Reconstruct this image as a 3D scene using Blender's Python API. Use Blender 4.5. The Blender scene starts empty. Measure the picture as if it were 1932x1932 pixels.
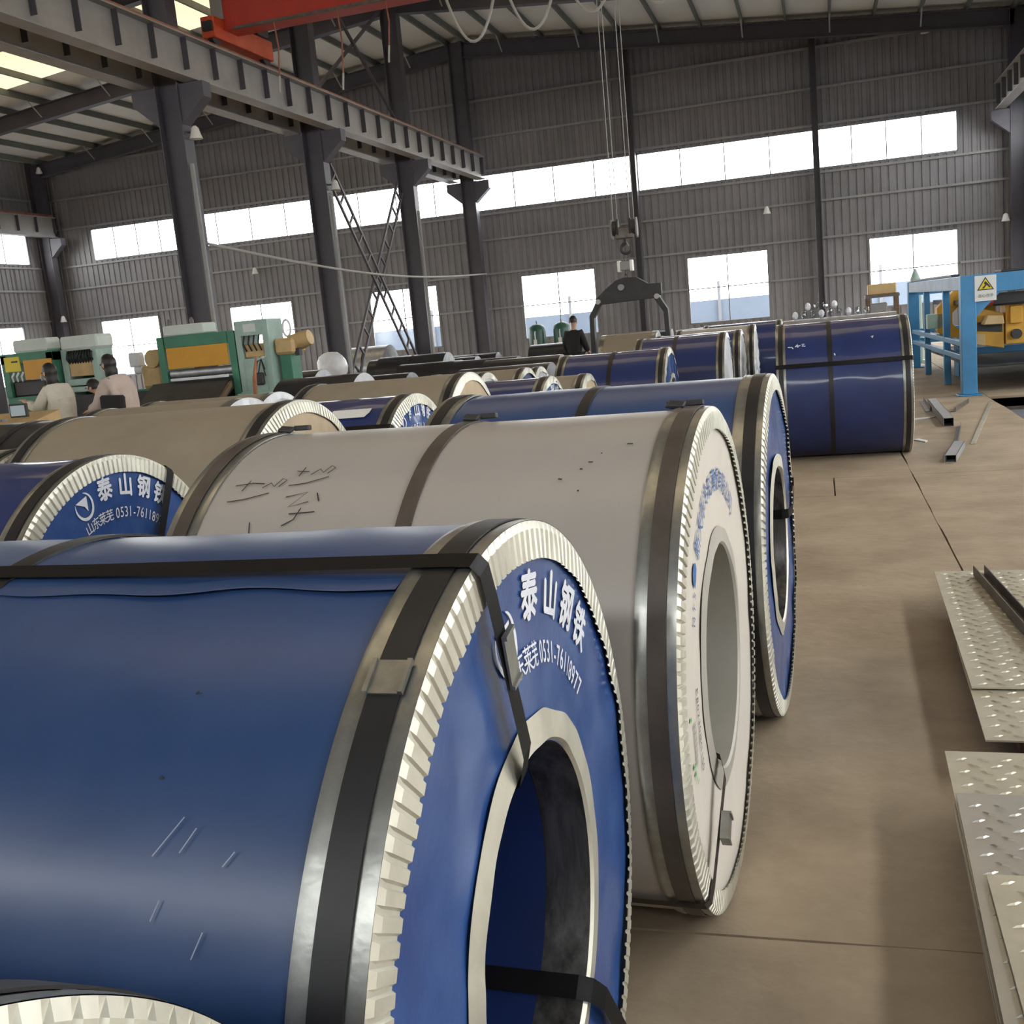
import bpy, bmesh, math, random
from math import sin, cos, pi, radians
from mathutils import Vector, Matrix, noise

random.seed(7)
SC = bpy.context.scene
COL = SC.collection

# ------------------------------------------------------------------ camera
def look():
    roll, pitch, yaw = radians(-5.437), radians(-10.05), radians(-16.85)
    F = Vector((sin(yaw)*cos(pitch), cos(yaw)*cos(pitch), sin(pitch)))
    r0 = Vector((cos(yaw), -sin(yaw), 0)); u0 = r0.cross(F)
    r = cos(roll)*r0 + sin(roll)*u0; u = -sin(roll)*r0 + cos(roll)*u0
    return Matrix(((r.x, u.x, -F.x), (r.y, u.y, -F.y), (r.z, u.z, -F.z)))
cam_d = bpy.data.cameras.new('camera'); cam = bpy.data.objects.new('camera', cam_d); COL.objects.link(cam)
cam.matrix_world = Matrix.Translation((0, 0, 1.62)) @ look().to_4x4()
cam_d.sensor_width = 36; cam_d.lens = 36*2000/1932; cam_d.clip_start = .02; cam_d.clip_end = 400
SC.camera = cam

# ------------------------------------------------------------------ sky, exposure
SKY = 9.0
w = bpy.data.worlds.new('overcast_sky'); SC.world = w; w.use_nodes = True
bg = w.node_tree.nodes['Background']; bg.inputs[0].default_value = (1, .985, .955, 1); bg.inputs[1].default_value = SKY
SC.view_settings.view_transform = 'Standard'; SC.view_settings.look = 'None'
SC.view_settings.exposure = 0.42; SC.view_settings.gamma = 1; SC.view_settings.use_curve_mapping = False
SC.cycles.max_bounces = 6; SC.cycles.diffuse_bounces = 4; SC.cycles.glossy_bounces = 3; SC.cycles.transparent_max_bounces = 8
SC.cycles.caustics_reflective = False; SC.cycles.caustics_refractive = False; SC.cycles.sample_clamp_indirect = 6

# building grid (metres): right row, ridge row, left row of columns; frames along y
XR, XM, XL = 6.1, -11.75, -29.75
FY = [37.3 - 6.12*k for k in range(8)]            # frame positions, last one behind the camera
YB, YF = 37.9, -6.3                               # back and front gable wall
WXR, WXL = 6.5, -30.15                            # side walls
ZR, ZE = 11.55, 9.75                              # roof underside at ridge and eaves
CZ0, CZ1, WZ0, WZ1 = 5.68, 6.92, 1.0, 3.27        # clerestory band and lower windows
def roof_z(x): return ZR - (ZR-ZE)/17.9*abs(x-XM)

def portal(name, loc, sx, sz, d):                 # sky portals in the window openings
    l = bpy.data.lights.new(name, 'AREA'); l.shape = 'RECTANGLE'; l.size = sx; l.size_y = sz
    l.cycles.is_portal = True
    o = bpy.data.objects.new(name, l); COL.objects.link(o); o.location = loc
    o.rotation_euler = Vector(d).to_track_quat('-Z', 'Z').to_euler()
portal('daylight_back', (-11.8, YB+.12, 6.3), 32.6, 1.24, (0, -1, 0))
portal('daylight_front', (-11.8, YF-.12, 6.3), 32.6, 1.24, (0, 1, 0))
portal('daylight_right', (WXR+.12, 15.8, 6.3), 42, 1.24, (-1, 0, 0))
portal('daylight_left', (WXL-.12, 15.8, 6.3), 42, 1.24, (1, 0, 0))
for k in range(6):
    portal('daylight_back_window', (-26.9+5.98*k, YB+.12, 2.14), 2.74, 2.27, (0, -1, 0))
for k in range(7):
    portal('daylight_right_window', (WXR+.12, FY[k]-3.06, 2.14), 2.74, 2.27, (-1, 0, 0))

# ------------------------------------------------------------------ materials
MAT = {}
def mat(name, col, rough=.6, metal=0., var=0., vscale=3., bump=0., bscale=40., col2=None, spec=.5, coat=0., stretch=None, rvar=0., detail=5, crough=.3):
    m = bpy.data.materials.new(name); m.use_nodes = True; nt = m.node_tree; b = nt.nodes['Principled BSDF']
    b.inputs['Base Color'].default_value = (*col, 1); b.inputs['Roughness'].default_value = rough
    b.inputs['Metallic'].default_value = metal; b.inputs['Specular IOR Level'].default_value = spec
    b.inputs['Coat Weight'].default_value = coat; b.inputs['Coat Roughness'].default_value = crough
    tc = nt.nodes.new('ShaderNodeTexCoord'); src = tc.outputs['Object']
    if stretch:
        mp = nt.nodes.new('ShaderNodeMapping'); mp.inputs['Scale'].default_value = stretch
        nt.links.new(src, mp.inputs['Vector']); src = mp.outputs[0]
    if var or col2:
        n = nt.nodes.new('ShaderNodeTexNoise'); n.inputs['Scale'].default_value = vscale; n.inputs['Detail'].default_value = detail
        n.inputs['Roughness'].default_value = .65
        nt.links.new(src, n.inputs['Vector'])
        r = nt.nodes.new('ShaderNodeValToRGB'); r.color_ramp.elements[0].position = .33; r.color_ramp.elements[1].position = .68
        c2 = col2 or tuple(min(1, c*(1+var)) for c in col); c1 = col if col2 else tuple(c*(1-var) for c in col)
        r.color_ramp.elements[0].color = (*c1, 1); r.color_ramp.elements[1].color = (*c2, 1)
        nt.links.new(n.outputs['Fac'], r.inputs[0]); nt.links.new(r.outputs[0], b.inputs['Base Color'])
        if rvar:
            mr = nt.nodes.new('ShaderNodeMapRange'); mr.inputs['To Min'].default_value = rough-rvar; mr.inputs['To Max'].default_value = rough+rvar
            nt.links.new(n.outputs['Fac'], mr.inputs['Value']); nt.links.new(mr.outputs[0], b.inputs['Roughness'])
    if bump:
        n2 = nt.nodes.new('ShaderNodeTexNoise'); n2.inputs['Scale'].default_value = bscale; n2.inputs['Detail'].default_value = 4
        nt.links.new(src, n2.inputs['Vector'])
        bp = nt.nodes.new('ShaderNodeBump'); bp.inputs['Strength'].default_value = bump; bp.inputs['Distance'].default_value = .02
        nt.links.new(n2.outputs['Fac'], bp.inputs['Height']); nt.links.new(bp.outputs[0], b.inputs['Normal'])
    MAT[name] = m; return m
mat('concrete', (.29, .22, .15), .72, var=0, col2=(.45, .355, .25), vscale=1.3, bump=.35, bscale=14, detail=9)
mat('concrete_dark', (.12, .105, .09), .9, var=.3)
mat('sheet_wall', (.238, .233, .25), .55, var=.12, vscale=.7)
mat('roof_sheet', (.72, .73, .71), .5, var=.06, vscale=.5)
mat('steel_paint', (.085, .08, .098), .5, var=.15, vscale=1.5)  # also gives the runway stiffeners their painted-in shade
mat('purlin_grey', (.13, .15, .14), .6, var=.15)
mat('beam_paint', (.3, .285, .27), .5, var=.15, vscale=1)
mat('rail_rust', (.33, .13, .07), .7, var=.3, vscale=4)
mat('crane_red', (.52, .05, .03), .45, var=.12, vscale=2)
mat('crane_orange', (.62, .09, .03), .5, var=.15)
mat('girt_grey', (.3, .3, .3), .5, var=.1)
mat('frame_grey', (.22, .22, .23), .5)
mat('blue_film', (.013, .044, .135), .36, var=0, col2=(.028, .066, .18), vscale=1.8, bump=.1, bscale=5, coat=.35, rvar=.08, detail=8)
mat('blue_film_deep', (.011, .026, .115), .42, var=.2, vscale=2, bump=.05, bscale=4, coat=.5, crough=.09)
mat('blue_face', (.014, .052, .21), .3, crough=.15, col2=(.04, .1, .29), vscale=5, bump=.25, bscale=7, coat=.3, rvar=.08, detail=8)
mat('white_film', (.37, .34, .31), .36, var=.05, vscale=1.5, bump=.05, bscale=6)
mat('white_face', (.68, .63, .56), .4, var=.03, vscale=2, bump=.1, bscale=5)
mat('kraft', (.27, .223, .165), .62, var=.12, vscale=2, bump=.2, bscale=6)
mat('kraft_face', (.5, .39, .25), .6, var=.15, vscale=4, bump=.3, bscale=8)
mat('galvanised', (.45, .455, .43), .34, metal=.85, col2=(.23, .235, .225), vscale=6, rvar=.12, bump=.06, bscale=25, detail=7)
mat('galvanised_light', (.68, .66, .57), .4, metal=.65, var=.1, vscale=9, bump=.05, bscale=30)
mat('bore_sleeve', (.24, .235, .23), .35, metal=.9, var=.5, vscale=30, stretch=(1, 1, .08))
mat('bore_grey', (.42, .40, .35), .5, metal=.2, var=.1)
mat('strap_black', (.012, .012, .014), .45, var=.2, vscale=20)
mat('strap_brown', (.075, .06, .05), .5, var=.25, vscale=8)
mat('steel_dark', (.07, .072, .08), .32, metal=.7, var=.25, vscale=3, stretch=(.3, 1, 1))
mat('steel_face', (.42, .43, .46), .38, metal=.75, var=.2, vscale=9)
mat('print_white', (.72, .74, .8), .5)
mat('print_blue', (.03, .12, .36), .5)
mat('print_black', (.02, .02, .025), .5)
mat('print_green', (.1, .42, .12), .5)
mat('print_grey', (.25, .25, .24), .5)
mat('chalk', (.6, .63, .72), .8)
mat('scuffed_blue', (.28, .33, .45), .6)
mat('tread_plate', (.6, .56, .45), .46, metal=.7, var=.1, vscale=6)
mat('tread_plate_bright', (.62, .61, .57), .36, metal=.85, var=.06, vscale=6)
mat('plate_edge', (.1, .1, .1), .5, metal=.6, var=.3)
mat('timber', (.16, .11, .07), .8, var=.3, vscale=5, stretch=(1, 6, 6))
mat('steel_bar', (.16, .14, .125), .5, metal=.5, var=.3, vscale=6)
mat('machine_blue', (.055, .25, .5), .42, var=.12, vscale=2)
mat('machine_pale_blue', (.3, .4, .55), .5, var=.15)
mat('machine_yellow', (.66, .35, .035), .45, var=.15, vscale=3)
mat('machine_green', (.05, .2, .125), .5, var=.2, vscale=2)
mat('machine_pale_green', (.34, .47, .42), .5, var=.15, vscale=3)
mat('machine_orange', (.62, .31, .02), .45, var=.06)
mat('machine_tan', (.55, .38, .18), .5, var=.15)
mat('machine_white', (.6, .66, .62), .5, var=.06)
mat('machine_dark', (.03, .03, .032), .5, var=.3)
mat('tank_green', (.03, .1, .075), .35, var=.2)
mat('rubber', (.015, .015, .016), .7)
mat('sign_white', (.75, .76, .75), .5)
mat('sign_yellow', (.75, .6, .03), .5)
mat('paper', (.7, .7, .68), .8, var=.05)
mat('plastic_white', (.72, .74, .78), .3, var=.08, vscale=6, coat=.2)
mat('lamp_white', (.82, .82, .8), .4)
mat('cable_grey', (.45, .45, .44), .6)
mat('skin', (.55, .34, .25), .55, var=.05)
mat('hair', (.012, .009, .008), .45)
mat('coat_cream', (.62, .58, .5), .85, var=.06, vscale=8, bump=.4, bscale=60)
mat('coat_beige', (.52, .42, .37), .75, var=.08, vscale=8, bump=.2, bscale=30)
mat('cloth_black', (.012, .012, .014), .8)
mat('cloth_navy', (.025, .028, .05), .8)
mat('cloth_maroon', (.08, .035, .035), .8)
mat('mask_blue', (.5, .62, .7), .8)
mat('fence_blue', (.17, .205, .26), .7, var=.1, vscale=.6)
mat('yard', (.15, .165, .19), .9, var=.1)
def glass(name, tint, gl):
    m = bpy.data.materials.new(name); m.use_nodes = True; nt = m.node_tree; nt.nodes.clear()
    o = nt.nodes.new('ShaderNodeOutputMaterial'); mx = nt.nodes.new('ShaderNodeMixShader'); t = nt.nodes.new('ShaderNodeBsdfTransparent'); g = nt.nodes.new('ShaderNodeBsdfGlossy')
    t.inputs[0].default_value = (*tint, 1); g.inputs['Roughness'].default_value = .08; mx.inputs[0].default_value = gl
    nt.links.new(t.outputs[0], mx.inputs[1]); nt.links.new(g.outputs[0], mx.inputs[2]); nt.links.new(mx.outputs[0], o.inputs[0]); MAT[name] = m
glass('window_glass', (.93, .96, .97), .06)
glass('clear_plastic', (.7, .75, .76), .25)
def transl(name, col):
    m = bpy.data.materials.new(name); m.use_nodes = True; nt = m.node_tree; nt.nodes.clear()
    o = nt.nodes.new('ShaderNodeOutputMaterial'); t = nt.nodes.new('ShaderNodeBsdfTranslucent'); t.inputs[0].default_value = (*col, 1)
    n = nt.nodes.new('ShaderNodeTexNoise'); n.inputs['Scale'].default_value = .8
    r = nt.nodes.new('ShaderNodeValToRGB'); r.color_ramp.elements[0].color = (*[c*.6 for c in col], 1); r.color_ramp.elements[1].color = (*col, 1)
    nt.links.new(n.outputs['Fac'], r.inputs[0]); nt.links.new(r.outputs[0], t.inputs[0])
    nt.links.new(t.outputs[0], o.inputs[0]); MAT[name] = m
transl('skylight_fibre', (.15, .12, .077))

# ------------------------------------------------------------------ mesh helpers
class MB:
    def __init__(s): s.v = []; s.f = []
    def add(s, vs, fs):
        o = len(s.v); s.v += [tuple(v) for v in vs]; s.f += [tuple(i+o for i in f) for f in fs]; return s
    def box(s, x0, x1, y0, y1, z0, z1, M=None):
        vs = [Vector(p) for p in ((x0,y0,z0),(x1,y0,z0),(x1,y1,z0),(x0,y1,z0),(x0,y0,z1),(x1,y0,z1),(x1,y1,z1),(x0,y1,z1))]
        if M: vs = [M @ v for v in vs]
        return s.add(vs, [(0,3,2,1),(4,5,6,7),(0,1,5,4),(1,2,6,5),(2,3,7,6),(3,0,4,7)])
    def bar(s, a, b, w, h=None, up=(0,0,1)):       # rectangular bar between two points
        a, b = Vector(a), Vector(b); d = (b-a); L = d.length; d.normalize(); u = Vector(up)
        if abs(d.dot(u)) > .97: u = Vector((1,0,0))
        sd = d.cross(u).normalized(); u = sd.cross(d); h = h or w
        M = Matrix((( sd.x,d.x,u.x,a.x),(sd.y,d.y,u.y,a.y),(sd.z,d.z,u.z,a.z),(0,0,0,1)))
        return s.box(-w/2, w/2, 0, L, -h/2, h/2, M)
    def tube(s, pts, r, n=8, cap=True):
        pts = [Vector(p) for p in pts]; rs = r if isinstance(r, (list, tuple)) else [r]*len(pts); rings = []
        o = len(s.v); prev = None
        for i, p in enumerate(pts):
            d = (pts[min(i+1, len(pts)-1)] - pts[max(i-1, 0)]).normalized()
            if prev is None:
                u = Vector((0,0,1)) if abs(d.z) < .9 else Vector((1,0,0)); a = d.cross(u).normalized()
            else:
                a = (prev - d*prev.dot(d)).normalized()
            prev = a; b = d.cross(a)
            s.v += [tuple(p + rs[i]*(cos(2*pi*k/n)*a + sin(2*pi*k/n)*b)) for k in range(n)]
        for i in range(len(pts)-1):
            for k in range(n):
                k2 = (k+1) % n; s.f.append((o+i*n+k, o+i*n+k2, o+(i+1)*n+k2, o+(i+1)*n+k))
        if cap: s.f.append(tuple(o+k for k in range(n))[::-1]); s.f.append(tuple(o+(len(pts)-1)*n+k for k in range(n)))
        return s
    def loft(s, rings, cap=True):                  # list of equal-length vertex rings
        o = len(s.v); n = len(rings[0])
        for r in rings: s.v += [tuple(v) for v in r]
        for i in range(len(rings)-1):
            for k in range(n):
                k2 = (k+1) % n; s.f.append((o+i*n+k, o+i*n+k2, o+(i+1)*n+k2, o+(i+1)*n+k))
        if cap: s.f.append(tuple(o+k for k in range(n))[::-1]); s.f.append(tuple(o+(len(rings)-1)*n+k for k in range(n)))
        return s
    def prism(s, poly, a0, a1, axis='x'):          # 2-D polygon extruded along an axis
        n = len(poly)
        P = {'x': lambda p, a: (a, p[0], p[1]), 'y': lambda p, a: (p[0], a, p[1]), 'z': lambda p, a: (p[0], p[1], a)}[axis]
        vs = [P(p, a0) for p in poly] + [P(p, a1) for p in poly]
        fs = [tuple(range(n))[::-1], tuple(range(n, 2*n))] + [(k, (k+1) % n, n+(k+1) % n, n+k) for k in range(n)]
        return s.add(vs, fs)
    def build(s, name, m, parent=None, smooth=False, bevel=0, fix=True):
        me = bpy.data.meshes.new(name); me.from_pydata(s.v, [], s.f)
        if fix or bevel:
            bm = bmesh.new(); bm.from_mesh(me)
            bmesh.ops.recalc_face_normals(bm, faces=bm.faces)
            if bevel: bmesh.ops.bevel(bm, geom=list(bm.edges), offset=bevel, segments=1, affect='EDGES', clamp_overlap=True)
            bm.to_mesh(me); bm.free()
        me.materials.append(MAT[m] if isinstance(m, str) else m)
        if smooth:
            me.polygons.foreach_set('use_smooth', [True]*len(me.polygons))
            try: me.set_sharp_from_angle(angle=radians(38))
            except Exception: pass
        o = bpy.data.objects.new(name, me); COL.objects.link(o)
        if parent: o.parent = parent
        return o
def tag(o, label, cat=None, group=None, kind=None):
    o['label'] = label
    if cat: o['category'] = cat
    if group: o['group'] = group
    if kind: o['kind'] = kind
    return o
def empty(name, loc, rz=0., label=None, cat=None, group=None):
    o = bpy.data.objects.new(name, None); COL.objects.link(o); o.location = loc; o.rotation_euler = (0, 0, rz); o.empty_display_size = .2
    if label: tag(o, label, cat, group)
    return o
def struct(o, label=None):
    o['kind'] = 'structure'
    if label: o['label'] = label
    return o
def copy_tree(o, parent=None):
    c = o.copy(); COL.objects.link(c); c.parent = parent
    for ch in list(o.children): copy_tree(ch, c)
    return c
def N(x, y, z=0.): return noise.noise(Vector((x, y, z)))

_fc = bpy.data.curves.new('glyphs', 'FONT'); _fo = bpy.data.objects.new('glyphs', _fc); COL.objects.link(_fo)
def glyph(ch, size=1., bold=0., squeeze=1.):
    _fc.body = ch; _fc.size = size; _fc.offset = 0; bpy.context.view_layer.update()
    me = _fo.to_mesh(); vs = [(v.co.x, v.co.y) for v in me.vertices]; fs = [tuple(p.vertices) for p in me.polygons]; _fo.to_mesh_clear()
    if not vs: return [], []
    x0, x1 = min(v[0] for v in vs), max(v[0] for v in vs); cy = .36*size if ord(ch) < 256 else .38*size
    base = [((v[0]-(x0+x1)/2)*squeeze, v[1]-cy) for v in vs]; d = bold*size
    if not bold: return base, fs
    V, Fc = [], []
    for dx, dy in ((0, 0), (d, 0), (-d, 0), (0, d), (0, -d)):
        o = len(V); V += [(p[0]+dx, p[1]+dy) for p in base]; Fc += [tuple(i+o for i in f) for f in fs]
    return V, Fc

# ================================================================== the hall
# ---- floor: cast slabs with open joints on a sub-base, a pit beside the blue machine line
JX = [WXL, -26.4, -21., -15.6, -10.2, -4.75, .72, 2.2, WXR]
JY = [YF, -4.65, 2.55, 9.75, 16.95, 24.15, 31.35, YB]
PIT = (2.2, 5.6, 11.2, 16.0)
fl = MB()
for x0, x1, y0, y1 in ((WXL, PIT[0], YF, YB), (PIT[0], WXR, YF, PIT[2]), (PIT[0], WXR, PIT[3], YB), (PIT[1], WXR, PIT[2], PIT[3])):
    fl.box(x0, x1, y0, y1, -.15, -.03)
floor = struct(fl.build('floor', 'concrete_dark'), 'grey concrete factory floor')
fp = MB()
x0, x1, y0, y1 = PIT
fp.box(x0-.1, x1+.1, y0-.1, y1+.1, -.85, -.75)
for b in ((x0-.1, x0, y0, y1), (x1, x1+.1, y0, y1), (x0-.1, x1+.1, y0-.1, y0), (x0-.1, x1+.1, y1, y1+.1)): fp.box(*b, -.8, -.031)
struct(fp.build('floor_pit', 'concrete_dark'), 'dark sunken pit in the floor beside the blue machine frame')
def slab(x0, x1, y0, y1):
    g = .005; b = MB(); n = max(2, int((x1-x0)/.25)); m = max(2, int((y1-y0)/.25))
    def wob(t, k): return .014*N(t*1.3, k*3.1)+.007*N(t*6, k)
    loop = [(x0+g+(x1-x0-2*g)*i/n, y0+g+wob(i*.25, x0+y0)) for i in range(n)] + [(x1-g+wob(i*.25, x1*3+y0), y0+g+(y1-y0-2*g)*i/m) for i in range(m)] + \
           [(x1-g-(x1-x0-2*g)*i/n, y1-g+wob(i*.25, y1*2+x0)) for i in range(n)] + [(x0+g+wob(i*.25, x0-y1), y1-g-(y1-y0-2*g)*i/m) for i in range(m)]
    o = b.prism(loop, -.03, 0, 'z').build('slab', 'concrete', floor)
for i in range(len(JX)-1):
    for j in range(len(JY)-1):
        a = [JX[i], JX[i+1], JY[j], JY[j+1]]
        if i == 7 and a[2] < PIT[3] and a[3] > PIT[2]:
            if a[2] < PIT[2]: slab(a[0], a[1], a[2], PIT[2])
            if a[3] > PIT[3]: slab(a[0], a[1], PIT[3], a[3])
            slab(PIT[1], a[1], max(a[2], PIT[2]), min(a[3], PIT[3]))
        elif (i, j) == (5, 2):                     # slab with a recast patch at its corner
            
            P0 = [(a[0]+.004, a[2]+.004), (a[1]-.004, a[2]+.004), (a[1]-.004, a[3]-.004), (.068, a[3]-.004), (.068, 8.86), (-.9, 8.86), (-.9, a[3]-.004), (a[0]+.004, a[3]-.004)]
            MB().prism(P0, -.03, 0, 'z').build('slab', 'concrete', floor); slab(-.9, .06, 8.865, a[3])
        else: slab(*a)
yard = MB().box(-90, 70, -70, 110, -.4, -.2).build('yard_ground', 'yard'); struct(yard, 'grey yard around the building')
# pale blue boundary fence seen through the lower windows
fe = empty('boundary_fence', (-12, 46, -.2), 0, 'pale blue sheet boundary fence seen through the windows', 'fence')
for k in range(16):
    MB().box(-24+k*3.2, -24+k*3.2+3.14, 0, .06, 0, 2.0).build('fence_panel', 'fence_blue', fe)
    MB().box(-24+k*3.2-.06, -24+k*3.2+.06, -.1, 0, 0, 2.75).build('fence_post', 'frame_grey', fe)

# ---- corrugated walls
def wall(name, org, ud, outw, u0, u1, top, openings, label, ribs=True):
    org, ud, outw = Vector(org), Vector(ud), Vector(outw); P = .25
    us = {u0: 0., u1: 0.}; k = 0
    x = u0
    while x < u1:
        for du, d in ((0, 0), (.13, 0), (.155, .035), (.225, .035)):
            if x+du < u1: us[round(x+du, 4)] = d
        x += P
    for o in openings:
        for e in o[:2]: us.setdefault(round(e, 4), 0.)
    ks = sorted(us); b = MB()
    pt = lambda u, z: org + ud*u + outw*us[u] + Vector((0, 0, z))
    for a, c in zip(ks, ks[1:]):
        m = (a+c)/2; cuts = sorted((o[2], o[3]) for o in openings if o[0] < m < o[1]); z = -.2; seg = []
        for q0, q1 in cuts: seg.append((z, q0)); z = q1
        for z0, z1 in seg: b.add([pt(a, z0), pt(c, z0), pt(c, z1), pt(a, z1)], [(0, 1, 2, 3)])
        b.add([pt(a, z), pt(c, z), pt(c, top(c)), pt(a, top(a))], [(0, 1, 2, 3)])
    return struct(b.build(name, 'sheet_wall', fix=False), label)
BW = [(-28.25+5.98*k, -25.52+5.98*k) for k in range(6)]
clx = [-28.1, -23.85, -17.85, XM, -5.85, .12, 4.45]
SW = [(FY[k]-3.06-1.37, FY[k]-3.06+1.37) for k in range(7)]
gtop = lambda x: roof_z(x)+.02
wall_back = wall('wall_back', (0, YB, 0), (1,0,0), (0,1,0), WXL, WXR, gtop, [(-28.1, 4.45, CZ0, CZ1)]+[(a, c, WZ0, WZ1) for a, c in BW], 'grey corrugated sheet gable wall with a long window band')
wall_front = wall('wall_front', (0, YF, 0), (1,0,0), (0,-1,0), WXL, WXR, gtop, [(-28.1, 4.45, CZ0, CZ1)], 'grey corrugated sheet gable wall opposite')
swin = [(-5.2, 36.6, CZ0, CZ1)]+[(a, c, WZ0, WZ1) for a, c in SW]
wall_right = wall('wall_right', (WXR, 0, 0), (0,1,0), (1,0,0), YF, YB, lambda u: ZE+.02, swin, 'grey corrugated sheet side wall beside the blue machine')
wall_left = wall('wall_left', (WXL, 0, 0), (0,1,0), (-1,0,0), YF, YB, lambda u: ZE+.02, swin, 'grey corrugated sheet side wall beyond the green machines')

# ---- windows: frame, bars and every pane
WN = [0]
def window(org, ud, outw, u0, u1, z0, z1, nu, nz, label, tr=None):
    WN[0] += 1; org, ud, outw = Vector(org), Vector(ud), Vector(outw)
    e = bpy.data.objects.new('window_%d' % WN[0], None); COL.objects.link(e); struct(e, label)
    P = lambda u, z, d=0.: org + ud*u + outw*d + Vector((0, 0, z)); e.location = P((u0+u1)/2, z0)
    L = e.location; t = .035
    f = MB()
    for a, c in (((u0, z0), (u1, z0)), ((u0, z1), (u1, z1)), ((u0, z0), (u0, z1)), ((u1, z0), (u1, z1))): f.bar(P(*a, .01)-L, P(*c, .01)-L, .06)
    f.build('window_frame', 'frame_grey', e)
    zs = [z0+(z1-z0)*k/nz for k in range(nz+1)]
    if tr: zs = [z0]+tr+[z1]; nz = len(zs)-1
    du = (u1-u0)/nu
    for k in range(1, nu): MB().bar(P(u0+du*k, z0, .01)-L, P(u0+du*k, z1, .01)-L, t).build('mullion', 'frame_grey', e)
    for k in range(1, nz): MB().bar(P(u0, zs[k], .01)-L, P(u1, zs[k], .01)-L, t).build('transom', 'frame_grey', e)
    for i in range(nu):
        for j in range(nz):
            q = [P(u0+du*i, zs[j], .03)-L, P(u0+du*(i+1), zs[j], .03)-L, P(u0+du*(i+1), zs[j+1], .03)-L, P(u0+du*i, zs[j+1], .03)-L]
            MB().add(q, [(0, 1, 2, 3)]).build('pane', 'window_glass', e, fix=False)
names6 = ['beyond the left runway column', 'behind the green machines', 'behind the ladder bracing', 'behind the green tanks', 'behind the blue stacked coils', 'behind the blue machine frame']
for k in range(6):
    window((0, YB, 0), (1,0,0), (0,1,0), clx[k]+.03, clx[k+1]-.03, CZ0, CZ1, 4, 1, 'high window band bay of the gable wall '+names6[k])
    window((0, YB, 0), (1,0,0), (0,1,0), BW[k][0], BW[k][1], WZ0, WZ1, 2, 2, 'low gable wall window '+names6[k], [2.18])
for k in range(7):
    window((WXL, 0, 0), (0,1,0), (-1,0,0), SW[k][0], SW[k][1], WZ0, WZ1, 2, 1, 'low window of the far side wall')
    window((WXR, 0, 0), (0,1,0), (1,0,0), SW[k][0], SW[k][1], WZ0, WZ1, 2, 1, 'low window of the near side wall')
    a, c = max(FY[k]-6.12+.15, -5.2), min(FY[k]-.15, 36.6)
    window((WXL, 0, 0), (0,1,0), (-1,0,0), a, c, CZ0, CZ1, 4, 1, 'high window bay of the far side wall')
window((0, YF, 0), (1,0,0), (0,-1,0), -28.1, 4.45, CZ0, CZ1, 16, 1, 'high window band of the opposite gable wall')
for k in range(7):
    a, c = max(FY[k]-6.12+.15, -5.2), min(FY[k]-.15, 36.6)
    window((WXR, 0, 0), (0,1,0), (1,0,0), a, c, CZ0, CZ1, 2, 1, 'high window bay of the near side wall')
# girts: rails behind the gable and left wall
gz = [2.2, 3.45, 4.65, 5.55, 7.05, 8.2, 9.45]
cb = [WXL, -23.8, -17.8, XM, -5.9, .1, WXR]
for i in range(6):
    for z in gz:
        if z == 2.2:
            wl, wr = BW[i]
            for a, c in ((cb[i], wl), (wr, cb[i+1])):
                if c-a > .3: MB().box(a+.05, c-.03, YB-.09, YB-.005, z-.035, z+.035).build('girt', 'girt_grey', wall_back)
        elif z < roof_z((cb[i]+cb[i+1])/2)-.5:
            MB().box(cb[i]+.05, cb[i+1]-.05, YB-.09, YB-.005, z-.035, z+.035).build('girt', 'girt_grey', wall_back)
for k in range(3):
    for z in gz[1:6]: MB().box(WXL+.005, WXL+.09, FY[k+1]+.1, FY[k]-.1, z-.035, z+.035).build('girt', 'girt_grey', wall_left)

# ---- roof: sheets, translucent strips, purlins, rafters
SKYL = [(k, s) for k in (1, 3, 5) for s in (-1, 1)]
cuts = {-1: [], 1: []}
for k, s in SKYL:
    yc = FY[k]-3.06; cuts[s].append((yc-1.5, yc+1.5))
ce = MB(); xe = {-1: WXL, 1: WXR}
for s in (-1, 1):
    y = YF-.5; X1 = xe[s]+s*.5; XA, XB = XM+s*2.2, XM+s*14.8
    for a, c in sorted(cuts[s])+[(YB+.5, YB+.5)]:
        ce.add([(XM, y, ZR), (X1, y, roof_z(X1)), (X1, a, roof_z(X1)), (XM, a, ZR)], [(0, 1, 2, 3)])
        if c > a:
            for p, q in ((XM, XA), (XB, X1)): ce.add([(p, a, roof_z(p)), (q, a, roof_z(q)), (q, c, roof_z(q)), (p, c, roof_z(p))], [(0, 1, 2, 3)])
        y = c
ceiling = struct(ce.build('ceiling', 'roof_sheet', fix=False), 'pale ribbed sheet roof on dark purlins')
for s in (-1, 1):
    for a, c in cuts[s]:
        XA, XB = XM+s*2.2, XM+s*14.8
        MB().add([(XA, a, roof_z(XA)), (XB, a, roof_z(XB)), (XB, c, roof_z(XB)), (XA, c, roof_z(XA))], [(0, 1, 2, 3)]).build('skylight_panel', 'skylight_fibre', ceiling, fix=False)
    for k in range(14):
        x = XM+s*(.35+k*1.34)
        if abs(x-XM) > 17.8: continue
        z = roof_z(x)
        MB().box(x-.035, x+.035, YF+.1, YB-.1, z-.2, z-.012).build('purlin', 'purlin_grey', ceiling)
def ibeam(b, pts, h, w_, tf=.02, tw=.012, n=(0, 1, 0)):
    a, c = Vector(pts[0]), Vector(pts[1]); d = (c-a).normalized(); s = Vector(n); u = d.cross(s)
    if u.z < 0: u = -u
    for off, ww, hh in ((h/2-tf/2, w_, tf), (-h/2+tf/2, w_, tf), (0, tw, h-2*tf)):
        b.bar(a+u*off, c+u*off, ww, hh, up=u)
    return b
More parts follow.
